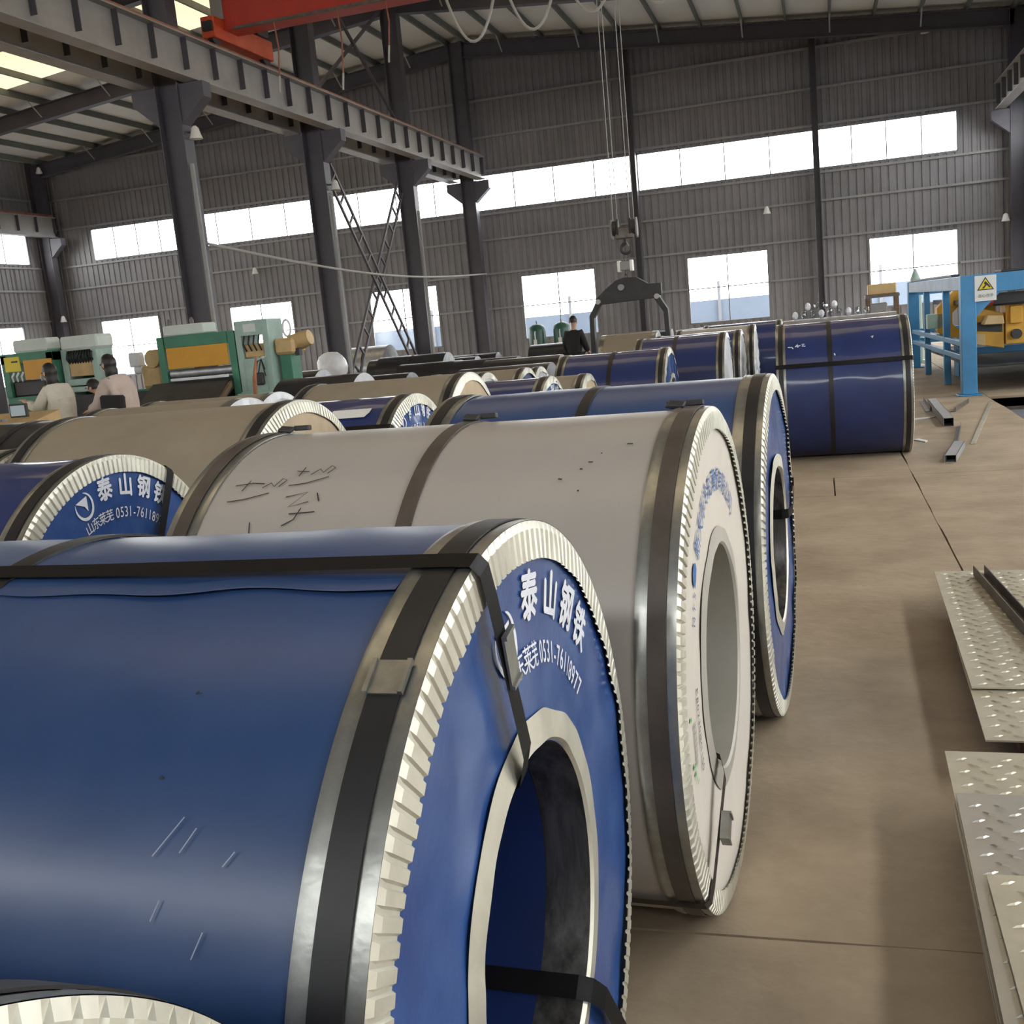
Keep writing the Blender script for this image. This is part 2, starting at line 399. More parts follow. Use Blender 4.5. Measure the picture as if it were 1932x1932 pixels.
for i, y in enumerate(FY[:7]):
    for s in (-1, 1):
        X1 = XM+s*17.75; b = MB(); h = .5
        ibeam(b, ((XM+s*.28, y, roof_z(XM+s*.28)-.2-h/2-.02), (X1, y, roof_z(X1)-.2-h/2-.02)), h, .26)
        b.build('rafter', 'steel_paint', ceiling)
        if i < 3:                                    # fly braces between rafter and purlins
            for k in range(1, 12, 2):
                x = XM+s*(.35+k*1.34); z = roof_z(x)
                MB().bar((x, y-.12, z-.62), (x, y-.75, z-.16), .045, .012).build('fly_brace', 'girt_grey', ceiling)

# ---- columns
def hcol(b, x, y, z0, z1, dx=.5, wy=.3, t=.018):
    b.box(x-dx/2, x-dx/2+t, y-wy/2, y+wy/2, z0, z1); b.box(x+dx/2-t, x+dx/2, y-wy/2, y+wy/2, z0, z1); b.box(x-dx/2+t, x+dx/2-t, y-.006, y+.006, z0, z1); return b
BT, BB = 7.46, 6.68                                  # crane runway beam top and bottom
CW = {0: 'against the gable wall', 1: 'with ladder bracing on its near side', 2: 'with ladder bracing on its far side', 3: 'behind the green machine line', 4: 'beside the green machine line'}
def bracket(b, x, y, sides):
    for s in sides:
        b.prism([(x+s*.25, BB-.75), (x+s*.25, BB-.02), (x+s*.78, BB-.02), (x+s*.78, BB-.3)], y-.14, y+.14, 'y')
for i, y in enumerate(FY[:7]):
    e = empty('steel_column', (XM, y, 0)); struct(e, 'dark grey steel column of the middle row '+CW.get(i, 'nearest the stacked coils'))
    hcol(MB(), 0, 0, .02, roof_z(XM)-.2, .5, .34).build('shaft', 'steel_paint', e)
    MB().box(-.36, .36, -.28, .28, 0, .025).build('base_plate', 'steel_paint', e)
    b = MB(); bracket(b, 0, 0, (-1, 1)); b.build('bracket', 'steel_paint', e)
    if i in (1, 2, 3): MB().tube([(.31, -.12, .3), (.31, -.12, 5.2)], .045, 8).build('downpipe', 'girt_grey', e)
    for X, sd, nm in ((XL, 1, 'far side wall'), (XR, -1, 'near side wall')):
        if X == XR and i > 4: pass
        e = empty('steel_column', (X, y, 0)); struct(e, 'dark grey steel column of the %s row%s' % (nm, ' at the gable corner' if i == 0 else ''))
        hcol(MB(), 0, 0, .02, ZE-.2, .5, .34).build('shaft', 'steel_paint', e)
        b = MB(); bracket(b, 0, 0, (sd,)); b.build('bracket', 'steel_paint', e)
        MB().box(-.36, .36, -.28, .28, 0, .025).build('base_plate', 'steel_paint', e)
for x, nm in ((-23.8, 'behind the green machines'), (-17.8, 'left of the ladder bracing'), (-5.9, 'behind the coil tong'), (.1, 'behind the upright blue coils')):
    e = empty('gable_column', (x, 37.55, 0)); struct(e, 'slim dark gable wall column '+nm)
    hcol(MB(), 0, 0, 0, roof_z(x)-.3, .2, .3).build('shaft', 'steel_paint', e)
    MB().box(-.2, .2, -.2, .2, 0, .02).build('base_plate', 'steel_paint', e)

# ---- crane runway beams with stiffeners and rail
def runway(x, face, label, ends):
    y0, y1 = ends; e = tag(bpy.data.objects.new('runway_beam', None), label, 'beam', 'crane runway beams'); COL.objects.link(e); e.location = (x, y0, BB)
    L = y1-y0; H = BT-BB
    MB().box(-.16, .16, 0, L, 0, .025).build('bottom_flange', 'beam_paint', e)
    MB().box(-.17, .17, 0, L, H-.03, H).build('top_flange', 'beam_paint', e)
    MB().box(-.006, .006, 0, L, .02, H-.03).build('web', 'beam_paint', e)
    n = int(L/1.02)
    for k in range(n+1):
        y = .03+k*(L-.06)/n
        MB().box(.006, .125, y-.008, y+.008, .17, H-.03).build('stiffener', 'steel_paint', e)  # stiffeners share the web's paint; their shade is put into this darker colour
        MB().box(-.125, -.006, y-.008, y+.008, .17, H-.03).build('stiffener', 'steel_paint', e)
    MB().box(-.045, .045, 0, L, H, H+.1).build('rail', 'rail_rust', e)
runway(XM+.52, 1, 'grey crane runway beam carrying the red crane, on the middle columns', (-5, 37.2))
runway(XM-.52, 1, 'grey crane runway beam on the far side of the middle columns', (-5, 37.2))
runway(XR-.52, -1, 'grey crane runway beam along the near side wall', (-5, 37.2))
runway(XL+.52, 1, 'grey crane runway beam along the far side wall', (-5, 37.2))

# ---- bracing of the middle row
def ladder(a, c, w_, n, e):
    a, c = Vector(a), Vector(c); d = (c-a).normalized(); s = d.cross(Vector((1, 0, 0))).normalized()*w_/2
    for q in (1, -1): MB().bar(a+s*q, c+s*q, .06, .06).build('rail', 'steel_paint', e)
    for k in range(n):
        p = a+(c-a)*(k+.5)/n; MB().bar(p-s, p+s, .05, .05).build('rung', 'steel_paint', e)
y0, y1 = FY[2]+.3, FY[1]-.3
for j, (p, q) in enumerate((((0, .15, .1), (0, y1-y0-.15, BB-.8)), ((.14, y1-y0-.15, .1), (.14, .15, BB-.8)))):
    e = tag(empty('column_brace', (XM-.08, y0, 0)), ('ladder-like column brace leaning away from the gable wall', 'ladder-like column brace leaning towards the gable wall')[j], 'brace', 'ladder bracing of the middle columns'); ladder(p, q, .42, 12, e)
e = tag(empty('roof_bracing', (XM, y0, BT)), 'thin crossed rods between columns above the runway beam', 'brace')
for p, q in (((0, 0, .2), (0, y1-y0, 3.6)), ((.05, y1-y0, .2), (.05, 0, 3.6))): MB().bar(p, q, .07, .07).build('rod', 'steel_paint', e)
o = MB().tube([(XM+.35, FY[3]+t*(FY[0]-FY[3]), 3.7-.25*t-.33*sin(pi*t)) for t in [k/20 for k in range(21)]], .028, 6).build('hanging_cable', 'cable_grey', None, True)
tag(o, 'pale cable sagging between the middle columns', 'cable')

# ================================================================== steel coils
# local frame of a coil: axis along x, right end at x = +L/2, rests on z = 0; polar angle 0 = +y, 90 = up
def ring(R, x, r, n, a0=0., a1=2*pi): return [(x, cos(a0+(a1-a0)*k/n)*r, R+sin(a0+(a1-a0)*k/n)*r) for k in range(n)]
def revolve(R, prof, n, name, m, parent, smooth=True, cap=False):
    b = MB(); b.loft([ring(R, x, r, n) for x, r in prof], cap); return b.build(name, m, parent, smooth, fix=False)
COVER = {}
FACE_AMP = {'plain': .004, 'wavy': .009, 'paper': .02, 'film': .014}
def face_d(style, seed, r, R, a):
    A = FACE_AMP[style]
    if style == 'paper':
        fold = abs(sin(a*7+1.3*N(cos(a)*2, sin(a)*2, seed)))**.6
        return A*(.3+fold)*(1-.55*r/R) + .01*N(cos(a)*r*6, sin(a)*r*6, seed)
    if style == 'film':
        return A*(abs(sin(a*11+2*N(cos(a)*3, sin(a)*3, seed)))*.8 + N(cos(a)*r*8, sin(a)*r*8, seed))
    return A*(1.1*N(cos(a)*r*4, sin(a)*r*4, seed)+.5*N(cos(a)*r*11, sin(a)*r*11, seed+4))
def coil(name, x, y, R, psi, L, wrap, face, label, group=None, lod=1, bands=True, straps=(), axial=(), bore=.305, closed=False, style='plain', ribs=True, strapmat='strap_black', left_strap=True, right_strap=True, band_w=.088, ring_w=.055, cat='coil', ends=(1, -1), flange=None, inner='blue_film_deep', bore_mat='galvanised_light', wrinkle=0., rib_h=.007):
    seed = x*3+y
    n = {0: 160, 1: 96, 2: 56, 3: 36}[lod]
    e = empty(name, (x-L/2*cos(psi), y-L/2*sin(psi), 0), psi, label, cat, group); H = L/2
    # wrap
    b = MB(); nx = {0: 28, 1: 12, 2: 6, 3: 4}[lod]
    rows = []
    for i in range(nx+1):
        xx = -H+L*i/nx; row = []
        for k in range(n):
            a = 2*pi*k/n; rr = R + (.0028*N(xx*2.3+seed, cos(a)*2, sin(a)*2)+.0012*N(xx*7, cos(a)*6, sin(a)*6+seed) if lod < 2 else 0)*(1+wrinkle)
            row.append((xx, cos(a)*rr, R+sin(a)*rr))
        rows.append(row)
    b.loft(rows, False); b.build('wrap', wrap, e, True, fix=False)
    # end faces
    for s in (1, -1):
        m = 14 if lod == 0 else 8 if lod == 1 else 5; b = MB(); rin = .004 if closed or s < 0 else bore
        rows = []
        for i in range(m+1):
            r = R-.002 + (rin-R)*i/m
            rows.append([(s*(H+(face_d(style, seed, r, R, 2*pi*k/n) if s > 0 and 0 < i else 0)), cos(2*pi*k/n)*r, R+sin(2*pi*k/n)*r) for k in range(n)])
        b.loft(rows[::s], False); ec = b.build('end_cover', face, e, True, fix=False)
        if s > 0: COVER[e.name] = ec
    fm = flange or 'galvanised_light'
    if bands:
        for s in (1, -1):
            Rb = R+.005
            pr = [(s*(H-band_w), R+.001), (s*(H-band_w), Rb), (s*(H-band_w+.012), Rb+.003), (s*(H-band_w+.02), Rb), (s*(H-.02), Rb), (s*(H-.012), Rb+.002), (s*(H+.004), Rb+.001)]
            if lod > 1: pr = [pr[0], pr[1], pr[-1]]
            bd = revolve(R, pr[::s], n, 'edge_band', 'galvanised', e)
            # ribbed flange folded over the face
            nr = {0: 150, 1: 130, 2: 60, 3: 36}[lod] if (ribs and s > 0) else n
            b = MB(); rows = [[], [], []]
            for k in range(nr):
                for q in ((0, 0), (.1, 1), (.7, 1), (.82, 0)) if (ribs and s > 0 and lod < 2) else ((0, 0),):
                    a = 2*pi*(k+q[0])/nr; h = q[1]*rib_h
                    jag = .0012*q[1]+.003*N(cos(a)*5, sin(a)*5, seed)
                    base = max(0, face_d(style, seed, R-ring_w, R, a)) if s > 0 else 0
                    for i, (rr, xx) in enumerate(((Rb, .004), (R-.008, .005+h*.8), (R-ring_w-jag, .006+base+h))):
                        rows[i].append((s*(H+xx), cos(a)*rr, R+sin(a)*rr))
            b.loft(rows[::s], False); b.build('edge_flange', fm, bd, False, fix=False)
            if (left_strap if s < 0 else right_strap):
                st = revolve(R, [(s*(H-.061), R+.007), (s*(H-.061), R+.0095), (s*(H-.019), R+.0095), (s*(H-.019), R+.007)][::s], n, 'strap', strapmat, e, True)
    if not closed:
        sl = MB(); rw = .055
        rows = [[], [], []]
        for k in range(n):
            a = 2*pi*k/n; wv = .012*N(cos(a)*1.7, sin(a)*1.7, seed+9)+.006*N(cos(a)*4, sin(a)*4, seed)
            d = max(face_d(style, seed, bore+rw, R, a), face_d(style, seed, bore, R, a), 0)+.003
            for i, (rr, xx) in enumerate(((bore+rw+wv, d), (bore+.004, d+.005), (bore-.002, .002))): rows[i].append((H+xx, cos(a)*rr, R+sin(a)*rr))
        rg = sl.loft(rows, False).build('bore_ring', bore_mat, e, True, fix=False)
        revolve(R, [(H+.002, bore-.002), (H-.085, bore-.003)], n, 'bore_sleeve', 'bore_sleeve' if bore_mat != 'bore_grey' else 'bore_grey', rg)
        revolve(R, [(H-.083, bore-.008), (-H+.01, bore-.008)], n, 'bore_liner', inner, rg)
    for sx in straps:
        revolve(R, [(sx-.021, R+.001), (sx-.021, R+.006), (sx+.021, R+.006), (sx+.021, R+.001)], n, 'strap', strapmat, e)
    for ang in axial:
        a = radians(ang); b = MB(); hw = .021; er = Vector((0, cos(a), sin(a))); et = Vector((0, -sin(a), cos(a))); c0 = Vector((0, 0, R))
        lift = R+.013
        path = [(-H-.012, lift-.25), (-H-.012, lift-.02), (-H-.006, lift-.002), (-H+.03, lift), (0, lift-.004), (H-.03, lift), (H+.004, lift-.001), (H+.016, lift-.016), (H+.02, R-ring_w), (H+.03, bore+.05), (H+.016, bore+.0), (H-.01, bore-.012), (H-.2, bore-.014), (-H+.05, bore-.014)]
        if closed: path = path[:9]+[(H+.03, .2)]
        b.loft([[c0+Vector((px, 0, 0))+er*pr+et*q for q in (-hw, hw)]for px, pr in path], False)
        b.build('axial_strap', strapmat, e, False, fix=False)
    e['R'] = R; e['L'] = L
    return e
def on_face(e, style, seed, r, a):
    R, H = e['R'], e['L']/2; return Vector((H+face_d(style, seed, r, R, a)+.0035, cos(a)*r, R+sin(a)*r))
def face_text(e, style, seed, items, name, m, inward=False):
    b = MB(); R, H = e['R'], e['L']/2
    for ch, ang, r, size, bold, sq in items:
        vs, fs = glyph(ch, size, bold, sq); a0 = radians(ang); P = []
        for tx, ty in vs:
            if inward: yy, zz = cos(a0)*(r-ty)-sin(a0)*tx, sin(a0)*(r-ty)+cos(a0)*tx
            else: yy, zz = cos(a0)*(r+ty)+sin(a0)*tx, sin(a0)*(r+ty)-cos(a0)*tx
            P.append(on_face(e, style, seed, math.hypot(yy, zz), math.atan2(zz, yy)))
        b.add(P, fs)
    return b.build(name, m, COVER[e.name], False, fix=False)
def face_poly(e, style, seed, ang, r, polys, name, m, scale):
    b = MB(); a0 = radians(ang)
    for vs, fs in polys:
        P = []
        for tx, ty in vs:
            tx *= scale; ty *= scale; yy, zz = cos(a0)*(r+ty)+sin(a0)*tx, sin(a0)*(r+ty)-cos(a0)*tx
            P.append(on_face(e, style, seed, math.hypot(yy, zz), math.atan2(zz, yy)))
        b.add(P, fs)
    return b.build(name, m, COVER[e.name], False, fix=False)
def each_stroke(e, strokes, name, m, wdt=.004):
    for st in strokes: side_strokes(e, [st], name, m, wdt)
def side_strokes(e, strokes, name, m, wdt=.004):    # marker strokes on the cylinder: (x from right end, polar degrees)
    b = MB(); R, H = e['R'], e['L']/2
    for st in strokes:
        pts = [(H+p[0], radians(p[1])) for p in st]; L_, R_ = [], []
        for i, (px, pa) in enumerate(pts):
            q0, q1 = pts[max(i-1, 0)], pts[min(i+1, len(pts)-1)]
            dx, da = q1[0]-q0[0], (q1[1]-q0[1])*R; l = math.hypot(dx, da) or 1; nx, na = -da/l*wdt/2, dx/l*wdt/2/R
            for lst, sg in ((L_, 1), (R_, -1)):
                aa = pa+sg*na; lst.append((px+sg*nx, cos(aa)*(R+.0055), R+sin(aa)*(R+.0055)))
        k = len(pts); b.add(L_+R_, [(i, i+1, k+i+1, k+i) for i in range(k-1)])
    return b.build(name, m, e, False, fix=False)
def buckle(e, x, ang, R_, name='buckle', sz=(.05, .05, .006), m='galvanised_light', onface=False):
    a = radians(ang); R, H = e['R'], e['L']/2
    er, et = Vector((0, cos(a), sin(a))), Vector((0, -sin(a), cos(a))); ex = Vector((1, 0, 0)); b = MB()
    if onface: o, u, v, nn = Vector((H+x, 0, R))+er*R_, er, et, ex
    else: o, u, v, nn = Vector((H+x, 0, R))+er*R_, ex, et, er
    M = Matrix(((u.x, v.x, nn.x, o.x), (u.y, v.y, nn.y, o.y), (u.z, v.z, nn.z, o.z), (0, 0, 0, 1)))
    b.box(-sz[0]/2, sz[0]/2, -sz[1]/2, sz[1]/2, 0, sz[2], M)
    b.box(-sz[0]/2, -sz[0]/2+.006, -sz[1]/2, sz[1]/2, sz[2], sz[2]+.004, M); b.box(sz[0]/2-.006, sz[0]/2, -sz[1]/2, sz[1]/2, sz[2], sz[2]+.004, M)
    return b.build(name, m, e)

# crescent-and-arrow emblem of the blue coils
def crescent():
    o, i = [], []
    for k in range(29):
        a = radians(75-285*k/28); t = sin(pi*k/28)**.7; o.append((cos(a), sin(a))); i.append((cos(a)*(1-.04-.2*t), sin(a)*(1-.04-.2*t)))
    n = 29; return o+i, [(k, k+1, n+k+1, n+k) for k in range(n-1)]
ARROW = ([(-.72, .62), (.42, .5), (.1, -.5), (-.12, .12), (-.6, .58)], [(0, 1, 3), (0, 3, 4), (1, 2, 3)])
EMBLEM = [crescent(), ([(-.8, .55), (.5, .6), (.18, -.45), (-.02, .02)], [(0, 3, 1), (1, 3, 2)])]
def blue_print(e, style, seed, off, lg=(107, .525, .048)):
    it = [(c, a+off, .545, .085, .03, .95) for c, a in zip('泰山钢铁', (94, 82, 71, 60))]
    it += [(c, 88.5+off-2.95*k, .45, .052, .006, .8) for k, c in enumerate('0531-76118977')]
    it += [(c, 109+off-5*k, .45, .045, .008, .95) for k, c in enumerate('山东莱芜')]
    face_text(e, style, seed, it, 'lettering', 'print_white')
    face_poly(e, style, seed, lg[0]+off, lg[1], EMBLEM, 'emblem', 'print_white', lg[2])

# --- the row along the aisle
c1 = coil('steel_coil', -.464, 1.484, .657, -.027, 1.30, 'blue_film', 'blue_face', 'large blue wrapped steel coil with white lettering and a black strap along its top', lod=0, straps=(-.14,), axial=(103, -50), style='wavy', wrinkle=.5, rib_h=.0042)
blue_print(c1, 'wavy', -.464*3+1.484, -13, (108.5, .5, .05))
buckle(c1, -.04, 123, .657+.0095, sz=(.052, .05, .003), m='galvanised'); buckle(c1, .026, 102, .51, 'buckle', (.085, .04, .004), 'galvanised', True)
b = MB(); H = .65                                   # lapped film edge along the top
rows = [[], [], []]
for k in range(60):
    t = k/59; xx = -H+.0+t*(1.3-.09); a = radians(108.5+.5*sin(t*13)+.4*sin(t*29))
    for i, (da, dr) in enumerate(((0, .0048), (-.004, .0052), (-.05, .0022))): rows[i].append((xx, cos(a+da)*(.657+dr), .657+sin(a+da)*(.657+dr)))
o = len(b.v); b.v += [p for r in rows for p in r]
for i in range(2):
    for k in range(59): b.f.append((i*60+k, i*60+k+1, (i+1)*60+k+1, (i+1)*60+k))
b.build('film_lap', 'blue_film', c1, False, fix=False)
each_stroke(c1, [[(-.285, 143), (-.255, 139)], [(-.25, 142.5), (-.235, 140)], [(-.19, 143.5), (-.178, 142)], [(-.27, 149), (-.263, 147)], [(-.21, 152), (-.2, 149.5)]], 'scuff', 'scuffed_blue', .0016)
each_stroke(c1, [[(-.3, 125), (-.297, 125.2)], [(-.305, 135), (-.302, 135.2)]], 'speck', 'print_black', .005)

c2 = coil('steel_coil', -.296, 2.838, .674, -.052, 1.385, 'white_film', 'white_face', 'off-white wrapped steel coil with blue lettering on its end', lod=0, straps=(.0025,), axial=(-137,), style='plain', strapmat='strap_brown', bore_mat='bore_grey', inner='bore_grey', band_w=.09)
s2 = -.296*3+2.838
it = [(c, a, .482, .068, .006, .95) for c, a in zip('新天际冷轧薄板有限公司', (129, 121, 113, 105, 97, 89, 81, 73, 65, 57, 49))]
face_text(c2, 'plain', s2, it, 'lettering', 'print_blue')
face_text(c2, 'plain', s2, [(c, 152.5-4*k, .462, .034, .004, 1) for k, c in enumerate('NTS')], 'lettering', 'print_blue')
drop = ([(-.7, -.55)]+[(cos(radians(a))*.75-.0, sin(radians(a))*.62) for a in (200, 170, 140, 110, 80, 50, 20, -10, -40)]+[(-.1, -.62)], [tuple(range(11))])
face_poly(c2, 'plain', s2, 139, .484, [drop], 'emblem', 'print_blue', .04)
face_text(c2, 'plain', s2, [(c, 174+2.45*k, .43, .03, .002, 1) for k, c in enumerate('K802308M1100')], 'serial_number', 'print_black', True)
bars = []
for k in range(22):
    t = 181+k*.62; bars.append(t)
b = MB()
for k, t in enumerate(bars):
    a0, a1 = radians(t), radians(t+(.2, .4, .3)[k % 3]); q = [on_face(c2, 'plain', s2, r, a) for r, a in ((.475, a0), (.5, a0), (.5, a1), (.475, a1))]; b.add(q, [(0, 1, 2, 3)])
b.build('label_print', 'print_grey', COVER[c2.name], False, fix=False)
for t, w_, r0 in ((191, 1.4, .515), (194, 1.5, .505), (196.5, .5, .5), (198.5, .5, .49), (178, 1.2, .515)):
    a0, a1 = radians(t), radians(t+w_); q = [on_face(c2, 'plain', s2, r, a) for r, a in ((r0, a0), (r0+.018, a0), (r0+.018, a1), (r0, a1))]; MB().add(q, [(0, 1, 2, 3)]).build('label_mark', 'print_green', COVER[c2.name], False, fix=False)
def fl(x, a): return (x, a)
side_strokes(c2, [[(-1.24, 121.5), (-1.19, 120.8), (-1.15, 121.2)], [(-1.2, 119.8), (-1.21, 123.5)], [(-1.15, 122.6), (-1.13, 121), (-1.115, 122.3), (-1.10, 119.6), (-1.085, 120.2), (-1.1, 122.4)], [(-1.24, 126.8), (-1.19, 126.2), (-1.12, 124.4)]], 'marker_writing', 'print_black', .0035)
side_strokes(c2, [[(-1.07, 117), (-1.03, 117.4)], [(-1.05, 115.6), (-1.055, 119)], [(-1.02, 118.6), (-1.0, 116.6), (-.985, 118), (-.97, 115.4), (-.955, 116.4), (-.97, 118.4)], [(-1.07, 122.2), (-1.02, 121.6), (-.96, 119.6)],
    [(-1.06, 126), (-1.0, 124.6), (-1.04, 129), (-.985, 127.6)], [(-.97, 125), (-.955, 127.6)], [(-1.03, 131), (-.955, 130.6)], [(-1.0, 129.4), (-1.01, 132.6), (-1.04, 134.2)]], 'marker_writing', 'print_black', .0035)
side_strokes(c2, [[(-1.14, 133), (-1.13, 136)]], 'marker_writing', 'print_black', .0035)
each_stroke(c2, [[(-.262, 121), (-.254, 121.1)], [(-.22, 115.8), (-.216, 115.9)], [(-.245, 118.8), (-.233, 118.9)], [(-.31, 123.8), (-.3, 124)], [(-.255, 127.4), (-.25, 127.5)], [(-.16, 112.6), (-.145, 112.8)]], 'speck', 'print_black', .005)
for xx in (-.69, -1.31, -.09):                       # crumpled strap ends standing proud on top
    b = MB(); R = .674
    for q, (dx, dy, l, h) in enumerate(((0, .02, .05, .012), (.045, -.01, .05, .016), (-.02, -.03, .035, .01))):
        a = radians(84)+dy; c = Vector((1.385/2+xx+dx, cos(a)*(R+.01), R+sin(a)*(R+.01)))
        b.box(-l/2, l/2, -.014, .014, 0, h, Matrix.Translation(c) @ Matrix.Rotation(.4-q*.5, 4, 'X') @ Matrix.Rotation(.3*q-.2, 4, 'Z'))
    b.build('strap_end', 'machine_dark', c2, bevel=.003)
buckle(c2, .03, -137, .49, 'buckle', (.07, .05, .02), 'galvanised', True)

c3 = coil('steel_coil', -.19, 4.22, .665, -.05, 1.32, 'blue_film', 'blue_face', 'long blue wrapped steel coil with dusty top beside the off-white coil', lod=0, straps=(-.02,), axial=(12,), style='wavy', wrinkle=.3, band_w=.1)
c4 = coil('steel_coil', .81, 11.25, .672, 0, 1.23, 'blue_film_deep', 'blue_face', 'deep blue wrapped steel coil standing alone at the end of the aisle', lod=0, straps=(-.115,), axial=(155,), band_w=.085, wrinkle=1.2)
side_strokes(c4, [[(-1.12, 136.5), (-1.08, 136.8), (-1.07, 138.5)], [(-1.05, 136.8), (-1.03, 134), (-1.025, 137.5)], [(-1.04, 136), (-1.0, 135.5)], [(-.99, 134.5), (-.965, 133.8), (-.985, 136.4), (-.955, 136.5)]], 'chalk_writing', 'chalk', .012)
each_stroke(c4, [[(-.35, 132), (-.33, 131), (-.34, 133.4)], [(-.69, 146), (-.685, 148)]], 'chalk_smear', 'chalk', .012)
c0 = coil('steel_coil', -.475, .138, .664, 0, 1.25, 'blue_film', 'blue_face', 'blue wrapped steel coil with ribbed pale rim in front of the large blue coil', lod=0, style='wavy')

# --- left block, row by row
KG = 'kraft paper coils in the left block'
l1 = coil('steel_coil', -2.4, 3.13, .646, 0, 1.22, 'blue_film_deep', 'blue_face', 'blue coil with emblem and white lettering, left of the off-white coil', lod=0, axial=(58,), style='plain')
blue_print(l1, 'plain', -2.4*3+3.13, 0)
coil('steel_coil', -2.36, 4.5, .678, 0, 1.29, 'kraft', 'kraft_face', 'brown kraft paper wrapped coil with folded paper end and ribbed rim', lod=0, closed=True, style='paper', axial=(42,))
l3 = coil('steel_coil', -2.3, 5.83, .632, 0, 1.15, 'blue_film_deep', 'blue_face', 'blue wrapped coil with a white paper slip stuck on its side', lod=0, axial=(130,), style='film')
b = MB(); b.loft([[Vector((.575+xx+.02*(1 if a < 118 else 0), cos(radians(a))*.640, .632+sin(radians(a))*.640)) for a in (113, 117, 121)] for xx in (-.42, -.3, -.18)], False); b.build('paper_slip', 'paper', l3, fix=False)
blue_print(l3, 'film', -2.3*3+5.83, 8)
coil('steel_coil', -2.44, 7.3, .65, 0, 1.25, 'kraft', 'kraft_face', 'brown kraft paper coil with crumpled paper end behind the blue coils', lod=1, closed=True, style='paper', flange='galvanised_light', ribs=False)
l5 = coil('steel_coil', -2.16, 8.6, .577, 0, 1.12, 'blue_film_deep', 'blue_face', 'small blue coil with white lettering between two kraft coils', lod=1, style='film', ribs=False)
face_text(l5, 'film', -2.16*3+8.6, [(c, a, .47, .1, .02, .95) for c, a in zip('泰山钢铁', (95, 82, 70, 58))], 'lettering', 'print_white')
coil('steel_coil', -2.09, 9.75, .545, 0, 1.0, 'kraft', 'kraft_face', 'small pale kraft coil with a taped end behind the small blue coil', lod=1, closed=True, style='paper', ribs=False)
coil('steel_coil', -3.72, 4.3, .62, 0, 1.2, 'kraft', 'kraft_face', 'pale brown coil left of the coil with folded paper end', lod=1, closed=True)
coil('steel_coil', -4.45, 5.6, .645, 0, 1.25, 'steel_dark', 'steel_face', 'dark grey coil behind the pale brown coil at the left block', lod=1, bands=False, straps=(.3,))
coil('steel_coil', -4.03, 6.9, .632, 0, 1.25, 'kraft', 'plastic_white', 'brown coil with white plastic end, near the two people', lod=1, closed=True, style='film', flange='plastic_white', ribs=False, right_strap=False)
coil('steel_coil', -4.45, 8.16, .614, 0, 1.25, 'kraft', 'plastic_white', 'brown coil with white plastic end, in front of the pale green press', lod=1, closed=True, style='film', flange='plastic_white', ribs=False, right_strap=False)
coil('steel_coil', -3.15, 10.0, .582, 0, 1.1, 'kraft', 'plastic_white', 'brown coil with white ringed end behind the crumpled kraft coil', lod=2, style='film', bore=.2, bore_mat='plastic_white')
coil('steel_coil', -3.1, 11.3, .563, 0, 1.1, 'kraft', 'blue_face', 'brown coil with blue film end behind the small coils', lod=2, style='film', straps=(-.1,), closed=True)
coil('steel_coil', -3.28, 12.6, .533, 0, 1.1, 'kraft', 'plastic_white', 'brown coil with crumpled clear plastic end behind the blue-ended brown coil', lod=2, style='film', closed=True)
# --- middle block, blue coils
b1 = coil('steel_coil', -1.49, 11.0, .6125, 0, 1.12, 'blue_film_deep', 'blue_face', 'blue coil with one axial strap and patterned end, foremost of the blue block', lod=1, straps=(.0,), axial=(160,), style='film', ribs=False)
coil('steel_coil', -1.03, 12.5, .645, 0, 1.02, 'blue_film_deep', 'plastic_white', 'blue coil with torn white plastic end, second of the blue block', lod=1, straps=(-.05,), style='film', closed=True, flange='plastic_white', ribs=False)
coil('steel_coil', -.98, 14.2, .631, 0, 1.1, 'blue_film_deep', 'plastic_white', 'blue coil with torn white plastic end, third of the blue block', lod=1, style='film', closed=True, flange='plastic_white', ribs=False)
coil('steel_coil', -.89, 15.7, .641, 0, 1.1, 'white_film', 'plastic_white', 'pale coil with loose plastic sheeting over its end behind the blue block', lod=1, style='film', closed=True, flange='plastic_white', ribs=False)
coil('steel_coil', -.58, 17.5, .64, 0, 1.2, 'blue_film_deep', 'plastic_white', 'blue coil partly hidden behind the pale coil with plastic sheeting', lod=2, style='film')
coil('steel_coil', -.55, 24.5, .53, 0, 1.3, 'blue_film_deep', 'steel_face', 'dark blue coil far down the aisle', lod=2)
coil('steel_coil', .91, 14.2, .662, 0, 1.36, 'steel_face', 'steel_face', 'bright steel coil lying behind the lone deep blue coil', lod=2, bands=False)
# --- bare and wrapped coils towards the gable wall
DG = 'dark bare coils towards the gable wall'
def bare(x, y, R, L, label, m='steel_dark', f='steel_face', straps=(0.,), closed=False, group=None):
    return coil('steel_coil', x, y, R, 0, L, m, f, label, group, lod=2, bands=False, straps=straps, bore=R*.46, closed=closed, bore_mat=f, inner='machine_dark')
bare(-5.8, 13.0, .583, 1.15, 'dark coil with a blank pale end in front of the pale green press', 'steel_dark', 'plastic_white', (), True)
bare(-8.47, 24, .548, 1.72, 'wide dark bare coil with open bore between the ladder bracing and the tanks')
bare(-8.4, 26, .445, 1.0, 'small dark bare coil next to the wide dark bare coil', straps=())
bare(-7.35, 24, .408, .9, 'small bare coil with pale end in front of the middle column at the wall', straps=())
bare(-8.44, 28, .444, 1.3, 'dark bare coil with smooth pale end behind the small bare coils', straps=(0,))
bare(-12.42, 30, .669, 1.4, 'pale silver coil beside the ladder bracing', 'steel_face', 'steel_face')
bare(-8.34, 17, .57, 1.1, 'dark bare coil with spiral end beside the red pole', straps=())
bare(-10.85, 26.6, .5, .72, 'dark coil under a blue cover below the ladder bracing', 'steel_dark', 'blue_face', ())
